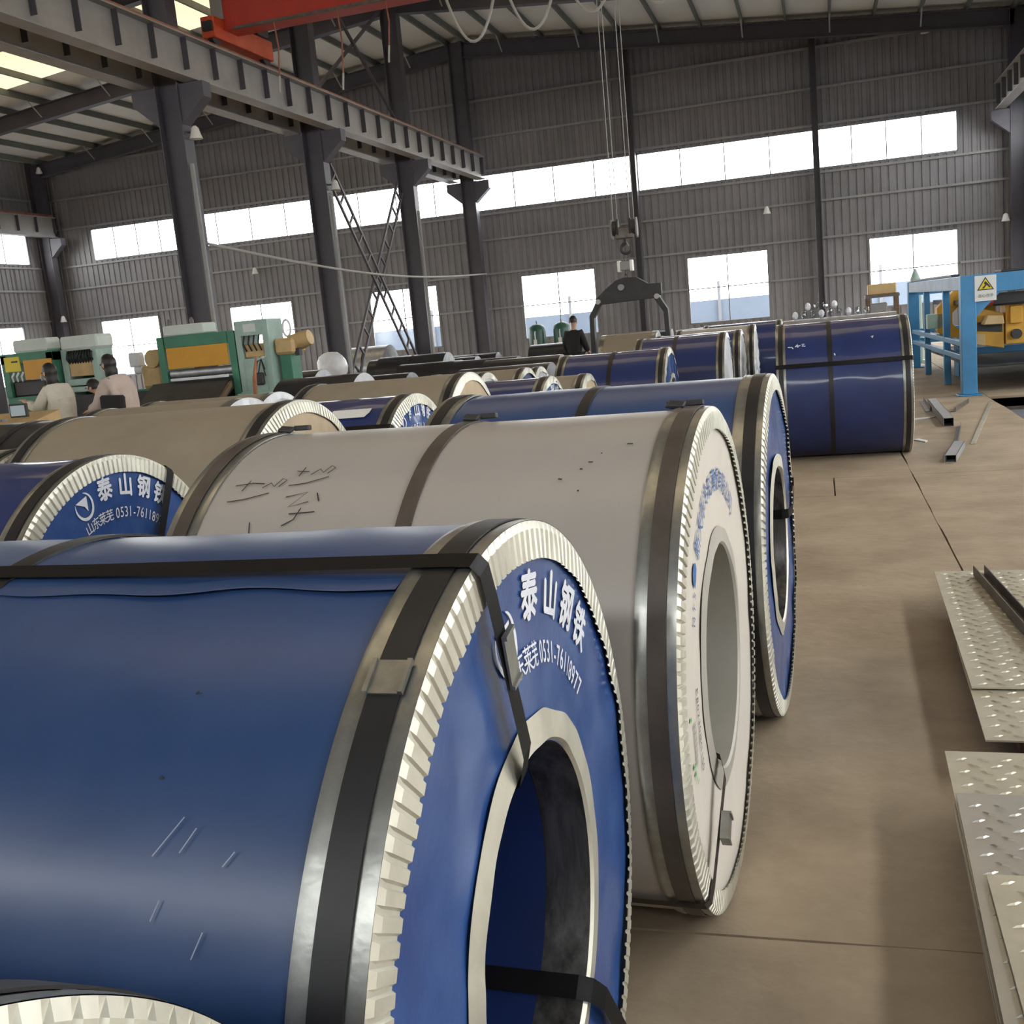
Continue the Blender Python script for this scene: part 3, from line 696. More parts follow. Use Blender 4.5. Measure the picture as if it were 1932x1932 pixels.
for x, y, R, L, lb in ((-4.05, 17, .526, 1.3, 'dark bare coil lying just ahead of the coil gripped by the tong'), (-3.54, 14.2, .525, 1.3, 'dark bare coil left of the blue block of coils'), (-5.2, 18.5, .52, 1.2, 'dark bare coil at the feet of the man in black'), (-6.9, 20.3, .5, 1.3, 'dark bare coil between the man in black and the wide dark bare coil'), (-6.3, 16, .5, 1.2, 'dark bare coil in line with the green tanks')):
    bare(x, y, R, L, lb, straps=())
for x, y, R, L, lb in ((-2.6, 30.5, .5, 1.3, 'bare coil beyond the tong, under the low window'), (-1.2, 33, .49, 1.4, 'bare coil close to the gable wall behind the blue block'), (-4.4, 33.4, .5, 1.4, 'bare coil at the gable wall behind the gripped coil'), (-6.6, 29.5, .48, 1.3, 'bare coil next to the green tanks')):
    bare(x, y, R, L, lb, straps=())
hc = coil('steel_coil', -3.0, 20.68, .61, 0, 1.08, 'kraft', 'plastic_white', 'grey-brown coil gripped by the hanging coil tong', lod=2, bands=True, closed=True, ribs=False, flange='plastic_white', right_strap=False, left_strap=False)

# ================================================================== overhead crane and coil tong
CY = 20.38
cr = empty('overhead_crane', (XM+.52, CY, BT+.1), 0, 'red overhead crane bridge spanning from the middle columns, with hook block', 'crane')
span = XR-XM-1.04
for dy in (0,):
    g = MB().box(.14, span-.14, dy-.24, dy+.24, .33, 1.35).build('girder', 'crane_red', cr, bevel=.01)
    MB().box(.14, span-.14, dy-.28, dy+.28, .29, .33).build('girder_flange', 'crane_red', g)
for xx in (0, span):
    t = MB().box(xx-.16, xx+.14, -.62, 1.75, .1, .5).build('end_truck', 'crane_orange', cr, bevel=.015)
    for dy in (-.45, 1.58): MB().tube([(xx-.05, dy, .17), (xx+.05, dy, .17)], .17, 20).build('wheel', 'machine_dark', t)
    MB().box(xx-.12, xx+.22, 1.0, 1.5, .5, .74).build('drive_motor', 'machine_dark', t, bevel=.03)
    for dy in (-.64, 1.77): MB().box(xx-.1, xx+.1, dy-.04, dy+.04, .22, .4).build('buffer', 'machine_dark', t)
MB().box(-.1, .16, -.27, .0, .5, 1.3).build('end_plate', 'beam_paint', cr)
HX = -3.505-(XM+.52)
tr = MB().box(HX-.7, HX+.7, -.36, .36, 1.38, 1.75).build('trolley', 'machine_dark', cr, bevel=.02)
MB().tube([(HX-.55, 0, 1.95), (HX+.55, 0, 1.95)], .28, 18).build('rope_drum', 'steel_bar', tr)
hz = 3.36-(BT+.1); hy = .3
for dx in (-.2, -.12, .12, .2): MB().tube([(HX+dx, hy, 1.4), (HX+dx, hy, hz-.02)], .009, 5).build('wire_rope', 'cable_grey', cr)
def festoon(pts, r=.028): return MB().tube(pts, r, 6)
def loop(x0, x1, z0, z1, zb): return [(x0+(x1-x0)*t, -.34, z0+(z1-z0)*t-(max(z0, z1)-zb)*(1-(2*t-1)**2)) for t in [k/14 for k in range(15)]]
MB().box(.4, span-.4, -.37, -.31, .25, .3).build('festoon_track', 'steel_bar', cr)
for x0, zb in ((-6.35, -.75), (-5.2, -.72), (-4.1, -.6), (-2.9, -.65), (-1.8, -.6)):
    festoon(loop(x0-.1-(XM+.52), x0+.95-(XM+.52), .25, .25, zb)).build('festoon_cable', 'cable_grey', cr, True)
for x0, zz in ((-9.95, -.75), (-8.6, -.9), (-7.6, -.55)):
    q = x0-(XM+.52); MB().tube([(q, -.34, .27), (q+.03, -.34, (zz+.27)/2), (q-.02, -.34, zz)], .016, 6).build('hanging_lead', 'rail_rust', cr, True); MB().tube([(q-.02, -.34, zz), (q-.06, -.34, zz-.3)], .02, 6).build('lead_end', 'cable_grey', cr)
# hook block
hb = MB().box(HX-.17, HX+.17, .22, .38, hz-.36, hz-.14).build('hook_block', 'steel_bar', cr, bevel=.02)
for dx in (-.24, -.12, .12, .24):
    MB().prism([(.3+.1*cos(a), hz-.17+.19*sin(a)) for a in [2*pi*k/16 for k in range(16)]], HX+dx-.016, HX+dx+.016, 'x').build('cheek_plate', 'girt_grey' if abs(dx) > .2 else 'machine_dark', hb)
for dx in (-.18, .18): MB().tube([(HX+dx-.035, .3, hz-.15), (HX+dx+.035, .3, hz-.15)], .14, 18).build('sheave', 'machine_dark', hb)
hk = MB().tube([(HX, .3, hz-.34), (HX, .3, hz-.44)]+[(HX+.012+.095*cos(a), .3, hz-.54+.095*sin(a)) for a in [radians(100+k*25) for k in range(12)]], [.03, .032]+[.034]*6+[.03]*3+[.025, .018, .01], 10).build('hook', 'machine_dark', cr, True)
MB().tube([(HX+.012, .3, hz-.4), (HX+.07, .3, hz-.5)], .012, 6).build('safety_latch', 'cable_grey', hk)

# coil tong hanging on the hook
TX, TY, TZ = -3.53, 20.68, 2.14
tg = empty('coil_tong', (TX, TY, 0), 0, 'dark steel coil tong hanging from the crane hook over a coil', 'tong')
MB().prism([(-.62, TZ-.22), (-.42, TZ-.05), (-.2, TZ+.1), (-.05, TZ+.14), (.2, TZ+.13), (.42, TZ-.02), (.66, TZ-.03), (.66, TZ-.25), (.5, TZ-.3), (-.5, TZ-.33), (-.62, TZ-.3)], -.06, .06, 'y').build('spreader_plate', 'machine_dark', tg, bevel=.008)
MB().tube([(-.1, -.13, TZ-.04), (-.1, .13, TZ-.04)], .06, 12).build('centre_pin', 'girt_grey', tg)
ld = MB().box(-.1, .1, -.08, .08, TZ+.27, TZ+.44).build('load_cell', 'girt_grey', tg, bevel=.015)
for dx in (-.12, .12): MB().box(dx-.028, dx+.028, -.09, .09, TZ+.25, TZ+.46).build('cell_cap', 'lamp_white', ld, bevel=.008)
for z0, z1, nL in ((TZ+.44, TZ+.57, 2), (TZ+.05, TZ+.27, 3)):
    for k in range(nL):
        zc = z0+(z1-z0)*(k+.5)/nL; h = (z1-z0)/nL*.66
        pts = [((.03*cos(a) if k % 2 else 0), (0 if k % 2 else .03*cos(a)), zc+h*sin(a)) for a in [2*pi*q/12 for q in range(13)]]
        MB().tube(pts, .012, 6, False).build('chain_link', 'steel_bar', tg, True)
for s in (-1, 1):
    arm = MB(); th = .045
    P = [(s*.56, TZ-.28), (s*.72, TZ-.55), (s*.74, TZ-1.35)]
    out = [(P[0][0]+s*th, P[0][1]+.03), (P[1][0]+s*th, P[1][1]+.02), (P[2][0]+s*th, P[2][1])]
    inn = [(P[2][0]-s*th, P[2][1]), (P[1][0]-s*th, P[1][1]-.02), (P[0][0]-s*th, P[0][1]-.03)]
    am = arm.prism(out+inn, -.09, .09, 'y').build('arm', 'machine_dark', tg, bevel=.006)
    MB().box(min(s*.6, s*.8), max(s*.6, s*.8), -.1, .1, TZ-1.62, TZ-1.33).build('grip_pad', 'steel_bar', am)
    MB().tube([(s*.57, -.12, TZ-.27), (s*.57, .12, TZ-.27)], .05, 12).build('pivot_pin', 'cable_grey', am)

# ================================================================== tread plates on the right
def treads(b, x0, x1, y0, y1, z, pitch=.062, l=.042, w_=.012, h=.004):
    nx, ny = int((x1-x0)/pitch), int((y1-y0)/(pitch*.72))
    for j in range(ny):
        for i in range(nx):
            x = x0+(i+.5)*pitch+(pitch/2 if j % 2 else 0); y = y0+(j+.5)*pitch*.72
            if x > x1-.02: continue
            a = radians(-32 if (i+j) % 2 else 28); ux, uy = cos(a), sin(a)
            q = [(-l/2, 0), (0, -w_/2), (l/2, 0), (0, w_/2)]
            vs = [(x+p*ux-r*uy, y+p*uy+r*ux, z) for p, r in q]+[(x+p*ux*.45-r*uy*.4, y+p*uy*.45+r*ux*.4, z+h) for p, r in q]
            b.add(vs, [(4, 5, 6, 7), (0, 1, 5, 4), (1, 2, 6, 5), (2, 3, 7, 6), (3, 0, 4, 7)])
def plate(label, x0, x1, y0, y1, z, t, m, rz=0., shear=0., group='tread plates in the right stacks', lug=True, sag=0.):
    e = empty('tread_plate', (x0, y0, z), rz, label, 'steel plate', group); X, Y = x1-x0, y1-y0
    MB().box(0, X, 0, Y, 0, t).build('sheet', m, e)
    if lug:
        b = MB(); treads(b, .01, X-.01, .01, Y-.01, t); o = b.build('tread_pattern', m, e, fix=False); o['kind'] = 'stuff'
    return e
Z1 = .16
plate('pale tread plate with a dark channel bar lying on it', .475, 1.7, 3.97, 5.675, Z1, .006, 'tread_plate', radians(-1.2))
plate('pale tread plate end peeping out below the plate with the channel bar', .459, 1.65, 3.51, 4.5, Z1-.0115, .006, 'tread_plate', radians(-1.5))
for k, (yy, lb) in enumerate(((3.8, 'timber bearer under the front end of the pale tread plates'), (4.6, 'timber bearer under the middle of the pale tread plates'), (5.4, 'timber bearer under the back end of the pale tread plates'))):
    o = MB().box(.6, 1.6, yy-.05, yy+.05, 0, Z1-.012).build('timber_bearer', 'timber', bevel=.004); tag(o, lb, 'timber', 'bearers under the tread plates')
o = empty('channel_bar', (.71, 5.56, Z1+.0105), radians(-87.2), 'dark steel channel bar lying across the pale tread plate', 'steel bar')
o.rotation_euler.z = math.atan2(4.70-5.60, .772-.71)
MB().box(0, 1.25, -.028, .028, 0, .005).build('channel_web', 'steel_bar', o)
for q in (-.028, .023): MB().box(0, 1.25, q, q+.005, .005, .05).build('channel_flange', 'steel_bar', o)
Z2 = .2
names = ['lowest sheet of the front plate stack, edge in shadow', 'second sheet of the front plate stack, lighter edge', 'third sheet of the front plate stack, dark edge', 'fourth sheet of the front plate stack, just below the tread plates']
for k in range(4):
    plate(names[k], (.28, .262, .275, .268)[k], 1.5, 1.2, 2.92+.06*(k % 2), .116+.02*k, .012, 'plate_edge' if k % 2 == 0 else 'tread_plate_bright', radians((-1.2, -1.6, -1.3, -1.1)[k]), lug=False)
plate('pale worn tread plate at the far end of the front stack', .294, 1.55, 2.4, 3.295, Z2, .006, 'tread_plate', radians(-1.3))
plate('shiny tread plate with bright raised lugs in the front stack', .278, 1.5, 1.8, 2.98, Z2+.0115, .006, 'tread_plate_bright', radians(-1.6))
plate('dull tread plate lying topmost on the front stack', .315, 1.4, 1.2, 2.52, Z2+.0235, .006, 'tread_plate', radians(-.5))
for xx, lb in ((.4, 'inner'), (1.2, 'outer')):
    o = MB().box(xx, xx+.1, 1.4, 2.6, 0, .115).build('timber_bearer', 'timber', bevel=.004); tag(o, 'timber bearer under the %s side of the front plate stack' % lb, 'timber', 'bearers under the tread plates')
for xx, lb in ((.6, 'inner'), (1.45, 'outer')):  # lengthwise timbers added to block light passing under the plates
    for ya, yb, w2 in ((3.86, 4.54, 'front'), (4.66, 5.34, 'back')):
        o = MB().box(xx, xx+.1, ya, yb, 0, Z1-.012).build('timber_bearer', 'timber', bevel=.004); tag(o, 'added light-blocking timber along the %s side of the pale tread plates, %s half' % (lb, w2), 'timber', 'bearers under the tread plates')

# steel offcuts and paper on the floor beyond
def angle_iron(a, c, w_, h, label, m='steel_bar', closed=False):
    a, c = Vector((*a, 0)), Vector((*c, 0)); d = c-a; L = d.length
    e = empty('steel_offcut', a, math.atan2(d.y, d.x), label, 'steel offcut')
    if closed:
        for nm, q in (('wall', (-w_/2, -w_/2+.004, 0, h)), ('wall', (w_/2-.004, w_/2, 0, h)), ('wall', (-w_/2, w_/2, 0, .004)), ('wall', (-w_/2, w_/2, h-.004, h))): MB().box(0, L, *q).build(nm, m, e)
    else:
        MB().box(0, L, -w_/2, w_/2, 0, .006).build('leg', m, e); MB().box(0, L, w_/2-.006, w_/2, .006, h).build('leg', m, e)
    return e
angle_iron((1.33, 16.0), (1.29, 14.6), .06, .06, 'short dark angle iron nearest the blue machine leg')
angle_iron((1.40, 15.3), (1.36, 12.95), .11, .1, 'long grey box section with a dark open end on the aisle floor', 'girt_grey', True)
angle_iron((1.84, 15.4), (1.56, 14.4), .07, .06, 'small angle iron in front of the blue machine leg')
angle_iron((1.46, 12.9), (1.25, 11.35), .05, .05, 'thin angle iron between the box section and the pale tube')
angle_iron((1.27, 11.2), (1.09, 10.3), .1, .07, 'pale square tube offcut with a dark open end', 'girt_grey', True)
o = MB().bar((2.12, 15.2, .008), (1.42, 11.4, .008), .045, .012).build('steel_strip', 'tread_plate'); tag(o, 'thin pale steel strip beside the pit edge', 'steel strip')
for pts, lb in (([(1.02, 13.72), (1.2, 13.78), (1.33, 13.95), (1.18, 13.92), (1.03, 13.86)], 'torn white paper strip beside the lone blue coil'), ([(.9, 11.95), (1.0, 11.72), (1.03, 11.8), (.96, 12.0)], 'small white paper scrap near the rim of the lone blue coil'), ([(1.75, 22.9), (2.02, 23.0), (2.0, 23.6), (1.78, 23.5)], 'white sheet on the floor by the green post')):
    o = MB().prism(pts, .001, .012, 'z').build('paper_scrap', 'paper'); tag(o, lb, 'paper')

# ================================================================== blue and yellow machine on the right
bm_ = empty('blue_machine', (2.0, 16.4, 0), .035, 'blue steel machine frame with yellow rollers and a warning sign', 'machine')
def P_(nm, m, *b, bev=.008, parent=None): return MB().box(*b).build(nm, m, parent or bm_, bevel=bev)
for xx in (0, 3.0):
    for yy in (0, 6.3): P_('leg', 'machine_blue', xx-.1, xx+.1, yy-.1, yy+.1, .02, 1.68); P_('foot_plate', 'machine_blue', xx-.16, xx+.16, yy-.16, yy+.16, 0, .02)
for yy in (0, 6.3): P_('cross_beam', 'machine_blue', .1, 2.9, yy-.09, yy+.09, 1.42, 1.68)
for xx in (0, 3.0): P_('side_beam', 'machine_pale_blue', xx-.09, xx+.09, .1, 6.2, 1.48, 1.67)
for yy in (0,):
    MB().prism([(.1, 1.1), (.1, 1.42), (.42, 1.42)], yy-.07, yy+.07, 'y').build('gusset', 'machine_blue', bm_)
    MB().prism([(2.9, 1.1), (2.9, 1.42), (2.58, 1.42)], yy-.07, yy+.07, 'y').build('gusset', 'machine_blue', bm_)
for z in (.52, .72):
    for xx in (0, 3.0): P_('side_rail', 'machine_blue', xx-.05, xx+.05, .1, 6.2, z-.04, z+.04)
for yy in (1.5, 6.3): P_('cross_rail', 'machine_blue', .05, 2.95, yy-.05, yy+.05, .48, .58); P_('cross_rail', 'machine_blue', .05, 2.95, yy-.05, yy+.05, .68, .76)
for yy in (2.0, 4.3): P_('stanchion', 'machine_blue', -.05, .05, yy-.05, yy+.05, 0, 1.48)
sg = P_('warning_sign', 'sign_white', .08, .36, -.112, -.1, 1.31, 1.66, bev=.002)
MB().prism([(.11, 1.46), (.33, 1.46), (.22, 1.64)], -.115, -.1125, 'y').build('warning_border', 'print_black', sg)
MB().prism([(.132, 1.472), (.308, 1.472), (.22, 1.617)], -.118, -.1155, 'y').build('warning_triangle', 'sign_yellow', sg)
MB().prism([(.17, 1.482), (.2, 1.482), (.235, 1.53), (.27, 1.49), (.285, 1.5), (.24, 1.56), (.215, 1.58), (.2, 1.55), (.215, 1.53)], -.121, -.1185, 'y').build('pictogram', 'print_black', sg)
b = MB(); xx = .145
for ch in '当心伤手':
    vs, fs = glyph(ch, .05, .01); b.add([(xx+p[0], -.1155, 1.385+p[1]) for p in vs], fs); xx += .052
b.build('sign_lettering', 'print_grey', sg, fix=False)
def octo(cy, cz, r, ri): 
    return [(cy+r*cos(radians(22.5+45*k)), cz+r*sin(radians(22.5+45*k))) for k in range(8)], [(cy+ri*cos(radians(22.5+45*k)), cz+ri*sin(radians(22.5+45*k))) for k in range(8)]
def octo_ring(name, x0, x1, cy, cz, r, ri, m):
    o, i = octo(cy, cz, r, ri); b = MB()
    for k in range(8):
        k2 = (k+1) % 8; b.prism([o[k], o[k2], i[k2], i[k]], x0, x1, 'x')
    return b.build(name, m, bm_)
def yring(name, y0, y1, cx, cz, r, ri, m):
    o, i = octo(cx, cz, r, ri); b = MB()
    for k in range(8):
        k2 = (k+1) % 8; b.prism([o[k], o[k2], i[k2], i[k]], y0, y1, 'y')
    return b.build(name, m, bm_)
yring('yellow_ring', 3.3, 3.55, .5, 1.0, .5, .24, 'machine_yellow')
P_('ring_hub', 'machine_pale_green', -.12, .2, 3.3, 3.5, .85, 1.1); P_('ring_support', 'machine_blue', .35, .65, 3.2, 3.7, 0, .55)
MB().prism([(.1, .92), (.14, 1.1), (.22, 1.18), (.32, 1.18), (.56, 1.1), (.56, .6), (.24, .68), (.1, .82)], .45, .75, 'y').build('yellow_housing', 'machine_yellow', bm_, bevel=.01)
MB().prism([(.2, .88), (.2, 1.0), (.53, 1.0), (.53, .84)], .43, .46, 'y').build('housing_slot', 'machine_dark', bm_)
MB().prism([(.24, .97), (.3, 1.1), (.5, 1.08), (.52, .96)], .2, .44, 'y').build('roller_arm', 'machine_tan', bm_, bevel=.01); MB().prism([(.15, .7), (.3, .66), (.3, .82), (.15, .84)], .42, .46, 'y').build('housing_rib', 'machine_tan', bm_)
P_('clamp_block', 'machine_yellow', .57, 1.05, .4, .8, .66, 1.28); P_('clamp_cap', 'machine_yellow', .62, .78, .33, .4, .95, 1.2); P_('clamp_block', 'machine_yellow', 1.15, 1.7, .4, .8, .66, 1.28)
MB().tube([(.7, .3, .8), (.7, .42, .8)], .07, 14).build('roller_end', 'machine_dark', bm_); P_('motor_bank', 'machine_dark', .36, 1.6, .2, .6, 1.22, 1.4, bev=.03); MB().tube([(.3, .25, 1.28), (.9, .25, 1.28)], .045, 10).build('red_cylinder', 'crane_red', bm_, True)
P_('shade_backing', 'machine_dark', .12, 2.85, .3, 5.8, .36, .4)  # dark sheet added under the frame to imitate the shade there
for k in range(4): MB().tube([(.5+.25*k, .9, 1.36+.02*(k % 2)), (.5+.25*k, 4.5, 1.36)], .06, 10).build('feed_roller', ('machine_dark', 'steel_bar', 'rail_rust', 'steel_bar')[k], bm_, True)
P_('roller_bed', 'machine_dark', .3, 2.7, .9, 5.8, 1.22, 1.3)
P_('top_tray', 'machine_dark', .5, 2.6, .3, .8, 1.685, 1.72)
P_('cable_tray', 'machine_dark', -.06, .06, 1.0, 6.0, 1.68, 1.72)
o = MB().tube([(1.95, 24.2, 0), (1.95, 24.2, .05), (1.95, 24.2, .05), (1.95, 24.2, 1.6), (1.95, 24.2, 1.75), (1.95, 24.2, 1.95)], [.2, .2, .12, .12, .1, .02], 16).build('green_post', 'machine_pale_green'); tag(o, 'weathered green round post beside the blue machine frame', 'post')
e = empty('tool_rack', (1.35, 25.6, 0), 0, 'brown steel tool rack with a yellow box behind the lone blue coil', 'rack')
for xx in (-.3, .3):
    for yy in (-.25, .25): MB().box(xx-.04, xx+.04, yy-.04, yy+.04, 0, 1.5).build('leg', 'timber', e)
for z in (.4, .95, 1.42): MB().box(-.36, .36, -.3, .3, z, z+.06).build('shelf', 'steel_bar', e)
MB().box(-.28, .1, -.2, .2, 1.01, 1.3).build('grey_box', 'girt_grey', e, bevel=.02); MB().box(-.3, .3, -.22, .22, 1.48, 1.72).build('yellow_box', 'machine_tan', e, bevel=.02)
# heap of clear plastic packaging on the bright coil
for k in range(13):
    top_ = k > 8; x = (-.3+.108*k) if not top_ else (-.14+.108*(k-9)); z = 1.326 if not top_ else 1.425; b = MB(); rings = []
    for i in range(6):
        ph = pi*(.06+.88*i/5); rings.append([(x+.047*sin(ph)*cos(t)*(.8+.2*N(3*cos(t)+k, 3*sin(t), i)), 14.2+.06*sin(ph)*sin(t)*(.8+.5*N(cos(t)*4, k, i*2)), z+.05*(1+.0*k)-.05*cos(ph)) for t in [2*pi*q/7+k for q in range(7)]])
    o = b.loft(rings).build('plastic_wrapper', 'clear_plastic' if k % 3 else 'plastic_white'); tag(o, 'crumpled clear plastic wrapper in the heap on the bright steel coil', 'plastic wrapper', 'wrappers heaped on the bright steel coil')

# ================================================================== green machine line on the left (front faces near y = 14)
def M_(par, nm, m, *b, bev=.006): return MB().box(*b).build(nm, m, par, bevel=bev)
ma = empty('green_machine', (-11.9, 14.0, 0), 0, 'green machine with yellow label plate and orange guard, at the end of the green line', 'machine')
M_(ma, 'body', 'machine_green', -.55, .55, .05, 1.2, .1, 1.2); M_(ma, 'column', 'machine_green', -.55, -.42, 0, 1.2, 1.2, 1.86); M_(ma, 'column', 'machine_green', .42, .56, 0, 1.2, 1.2, 1.86); M_(ma, 'top_beam', 'machine_green', -.56, .56, 0, 1.2, 1.72, 1.88)
M_(ma, 'top_tank', 'machine_white', -.28, .44, .1, .9, 1.88, 2.08, bev=.03); M_(ma, 'label_plate', 'sign_yellow', -.47, -.14, -.03, .0, 1.6, 1.83); M_(ma, 'orange_guard', 'machine_orange', -.06, .54, -.06, -.01, 1.46, 1.76)
M_(ma, 'label_bar', 'print_black', -.32, -.18, -.034, -.03, 1.74, 1.765); M_(ma, 'motor', 'machine_dark', -.4, .3, .1, .7, 1.2, 1.45, bev=.03); M_(ma, 'base', 'machine_dark', -.6, .6, 0, 1.25, 0, .1)
for k in range(3): MB().tube([(-.35+.1*k, .0, 1.45), (-.33+.1*k, -.08, 1.52), (-.3+.1*k, -.02, 1.58)], .02, 6).build('hose', 'plastic_white', ma, True)
mb = empty('hydraulic_unit', (-11.0, 14.1, 0), 0, 'grey-green hydraulic unit with black hoses and a tan front panel', 'machine')
M_(mb, 'column', 'machine_pale_green', -.46, -.32, 0, .9, .1, 1.86); M_(mb, 'column', 'machine_pale_green', .3, .44, 0, .9, .1, 1.86); M_(mb, 'back_panel', 'machine_green', -.32, .3, .7, .9, .1, 1.86); M_(mb, 'tank', 'machine_white', -.44, .5, 0, .9, 1.84, 2.06, bev=.04)
M_(mb, 'tan_panel', 'machine_tan', -.31, .29, .05, .12, 1.44, 1.66); M_(mb, 'sill', 'machine_pale_green', -.36, .34, -.08, .12, 1.3, 1.4, bev=.02); M_(mb, 'sill', 'machine_pale_green', -.34, .32, -.12, .1, 1.2, 1.28, bev=.02); M_(mb, 'base', 'machine_dark', -.5, .5, -.05, .95, 0, .1); M_(mb, 'front_panel', 'machine_dark', -.3, .28, .02, .1, .3, 1.15)
for k in range(10):
    x = -.3+k*.068; d = .05+.05*random.random()
    MB().tube([(x, .1, 1.84), (x+.02, -.02-d*.4, 1.78), (x+.03*sin(k), -.03-d*.4, 1.72), (x+.02, .06, 1.65)], .022, 6).build('hose', 'rubber', mb, True)
mc = empty('feed_motor', (-9.93, 14.4, 0), 0, 'tan feed motor on a dark stand between two green machines', 'machine')
M_(mc, 'stand', 'machine_green', -.3, .3, 0, .5, .05, 1.15); M_(mc, 'foot', 'machine_dark', -.36, .36, -.05, .55, 0, .05); M_(mc, 'gearbox', 'machine_tan', -.18, .22, .05, .45, 1.15, 1.5, bev=.04)
MB().tube([(.1, .0, 1.6), (.1, .5, 1.6)], .14, 18).build('motor', 'machine_tan', mc, True); MB().tube([(-.35, .2, 1.45), (-.15, .2, 1.45)], .07, 14).build('shaft', 'plastic_white', mc, True); M_(mc, 'control_box', 'plastic_white', -.42, -.2, .1, .3, 1.5, 1.72, bev=.02)
M_(mc, 'guide', 'machine_dark', -.35, .38, -.12, 0, .9, 1.12)
md = empty('levelling_machine', (-8.87, 14.0, 0), 0, 'green levelling machine with a wide orange guard and dark feed table', 'machine')
for x in (-.6, .6): M_(md, 'column', 'machine_green', x-.06, x+.05, 0, 1.3, .08, 1.9)
M_(md, 'top_beam', 'machine_green', -.53, .53, 0, 1.3, 1.73, 1.9); M_(md, 'orange_guard', 'machine_orange', -.5, .53, -.05, -.01, 1.42, 1.73); M_(md, 'top_box', 'machine_white', -.56, .12, .1, .8, 1.905, 2.06, bev=.02); M_(md, 'side_box', 'machine_dark', -.52, .52, .2, 1.2, .9, 1.25)
for k in range(3): MB().tube([(-.53, .12+.2*k, 1.34), (.53, .12+.2*k, 1.34)], .06, 12).build('roller', 'steel_face', md, True)
M_(md, 'table_bar', 'plastic_white', -.42, .55, -.25, -.2, 1.24, 1.28); M_(md, 'base', 'machine_dark', -.6, .6, -.05, 1.35, 0, .08)
MB().prism([(-1.3, .85), (-.2, 1.22), (.2, 1.22), (.2, 1.12), (-1.3, .75)], -.75, .55, 'x').build('feed_table', 'machine_dark', md); MB().prism([(-.9, .95), (-.25, 1.18), (-.25, 1.1), (-.9, .87)], .551, .6, 'x').build('table_edge', 'timber', md)
for x in (-.6, .45): M_(md, 'table_leg', 'machine_dark', x-.05, x+.05, -1.2, -1.1, 0, .8)
for x in (-.4, 0): MB().tube([(x-.15, .4, 2.06), (x-.15, .4, 2.12), (x-.15, .4, 2.16)], [.035, .035, .015], 10).build('filler_cap', 'steel_bar', md)
me_ = empty('pale_green_press', (-7.9, 14.0, 0), 0, 'pale green press tower with hydraulic hoses beside the tan motor', 'machine')
for x in (-.27, .27): M_(me_, 'column', 'machine_pale_green', x-.06, x+.06, 0, .9, .1, 2.02)
M_(me_, 'head', 'machine_pale_green', -.21, .21, 0, .9, 1.8, 2.02); M_(me_, 'ram', 'machine_tan', -.2, .2, .06, .6, 1.48, 1.68, bev=.02); M_(me_, 'bed', 'machine_pale_green', -.21, .21, -.02, .9, 1.0, 1.47); M_(me_, 'base', 'machine_green', -.34, .3, -.1, 1.0, 0, .12); M_(me_, 'skirt', 'machine_pale_green', -.33, .29, -.06, .9, .12, 1.0)
M_(me_, 'valve', 'machine_dark', -.02, .16, -.12, -.02, 1.08, 1.26, bev=.02); M_(me_, 'drain_tray', 'machine_pale_green', -.33, .3, -.3, -.06, .93, .98)
for x in (-.3, .27): M_(me_, 'tray_leg', 'machine_pale_green', x-.02, x+.02, -.29, -.25, .12, .93)
for k in range(4): MB().tube([(-.15+.1*k, .0, 1.8), (-.17+.1*k, -.05, 1.68), (-.14+.1*k, .02, 1.58)], .016, 6).build('hose', 'rubber', me_, True)
for k in range(2): MB().tube([(.02+.06*k, -.1, 1.26), (.1+.06*k, -.16, 1.42), (.16, -.1, 1.45), (.2, -.07, 1.3-.1*k)], .012, 6).build('hose', 'rubber', me_, True)
M_(me_, 'head_plate', 'machine_white', -.15, .1, -.012, -.004, 1.85, 1.97)
mf = empty('tan_motor', (-7.42, 14.15, 0), 0, 'tan motor with lifting eye on a post beside the pale green press', 'machine')
M_(mf, 'post', 'machine_green', -.2, .0, 0, .3, .05, 1.48); M_(mf, 'foot', 'machine_dark', -.26, .1, -.08, .38, 0, .05); M_(mf, 'gearbox', 'machine_tan', -.26, .1, -.05, .35, 1.48, 1.72, bev=.04)
MB().tube([(-.05, .15, 1.62), (.12, .15, 1.66), (.3, .15, 1.7)], [.13, .13, .11], 16).build('motor', 'machine_tan', mf, True)
MB().tube([(-.1+.07*cos(a), .15, 1.86+.12*sin(a)) for a in [2*pi*k/16 for k in range(17)]], .018, 6, False).build('lifting_eye', 'plastic_white', mf, True); M_(mf, 'switch', 'machine_dark', .08, .16, .0, .1, 1.45, 1.56)
o = MB().tube([(-7.72, 13.4, 0), (-7.72, 13.4, .03), (-7.72, 13.4, .03), (-7.66, 13.45, 1.2), (-7.62, 13.5, 1.5)], [.12, .12, .03, .03, .012], 8).build('red_pole', 'rail_rust'); tag(o, 'rusty red pole stand in front of the tan motor', 'pole')
for e_, sx, sy in ((ma, .88, .4), (mb, .72, .45), (mc, .9, .7), (md, 1, .55), (me_, .82, .5), (mf, .9, 1)): e_.scale = (sx, sy, 1)
me_.location.x = -7.93; mc.location.x = -10.02
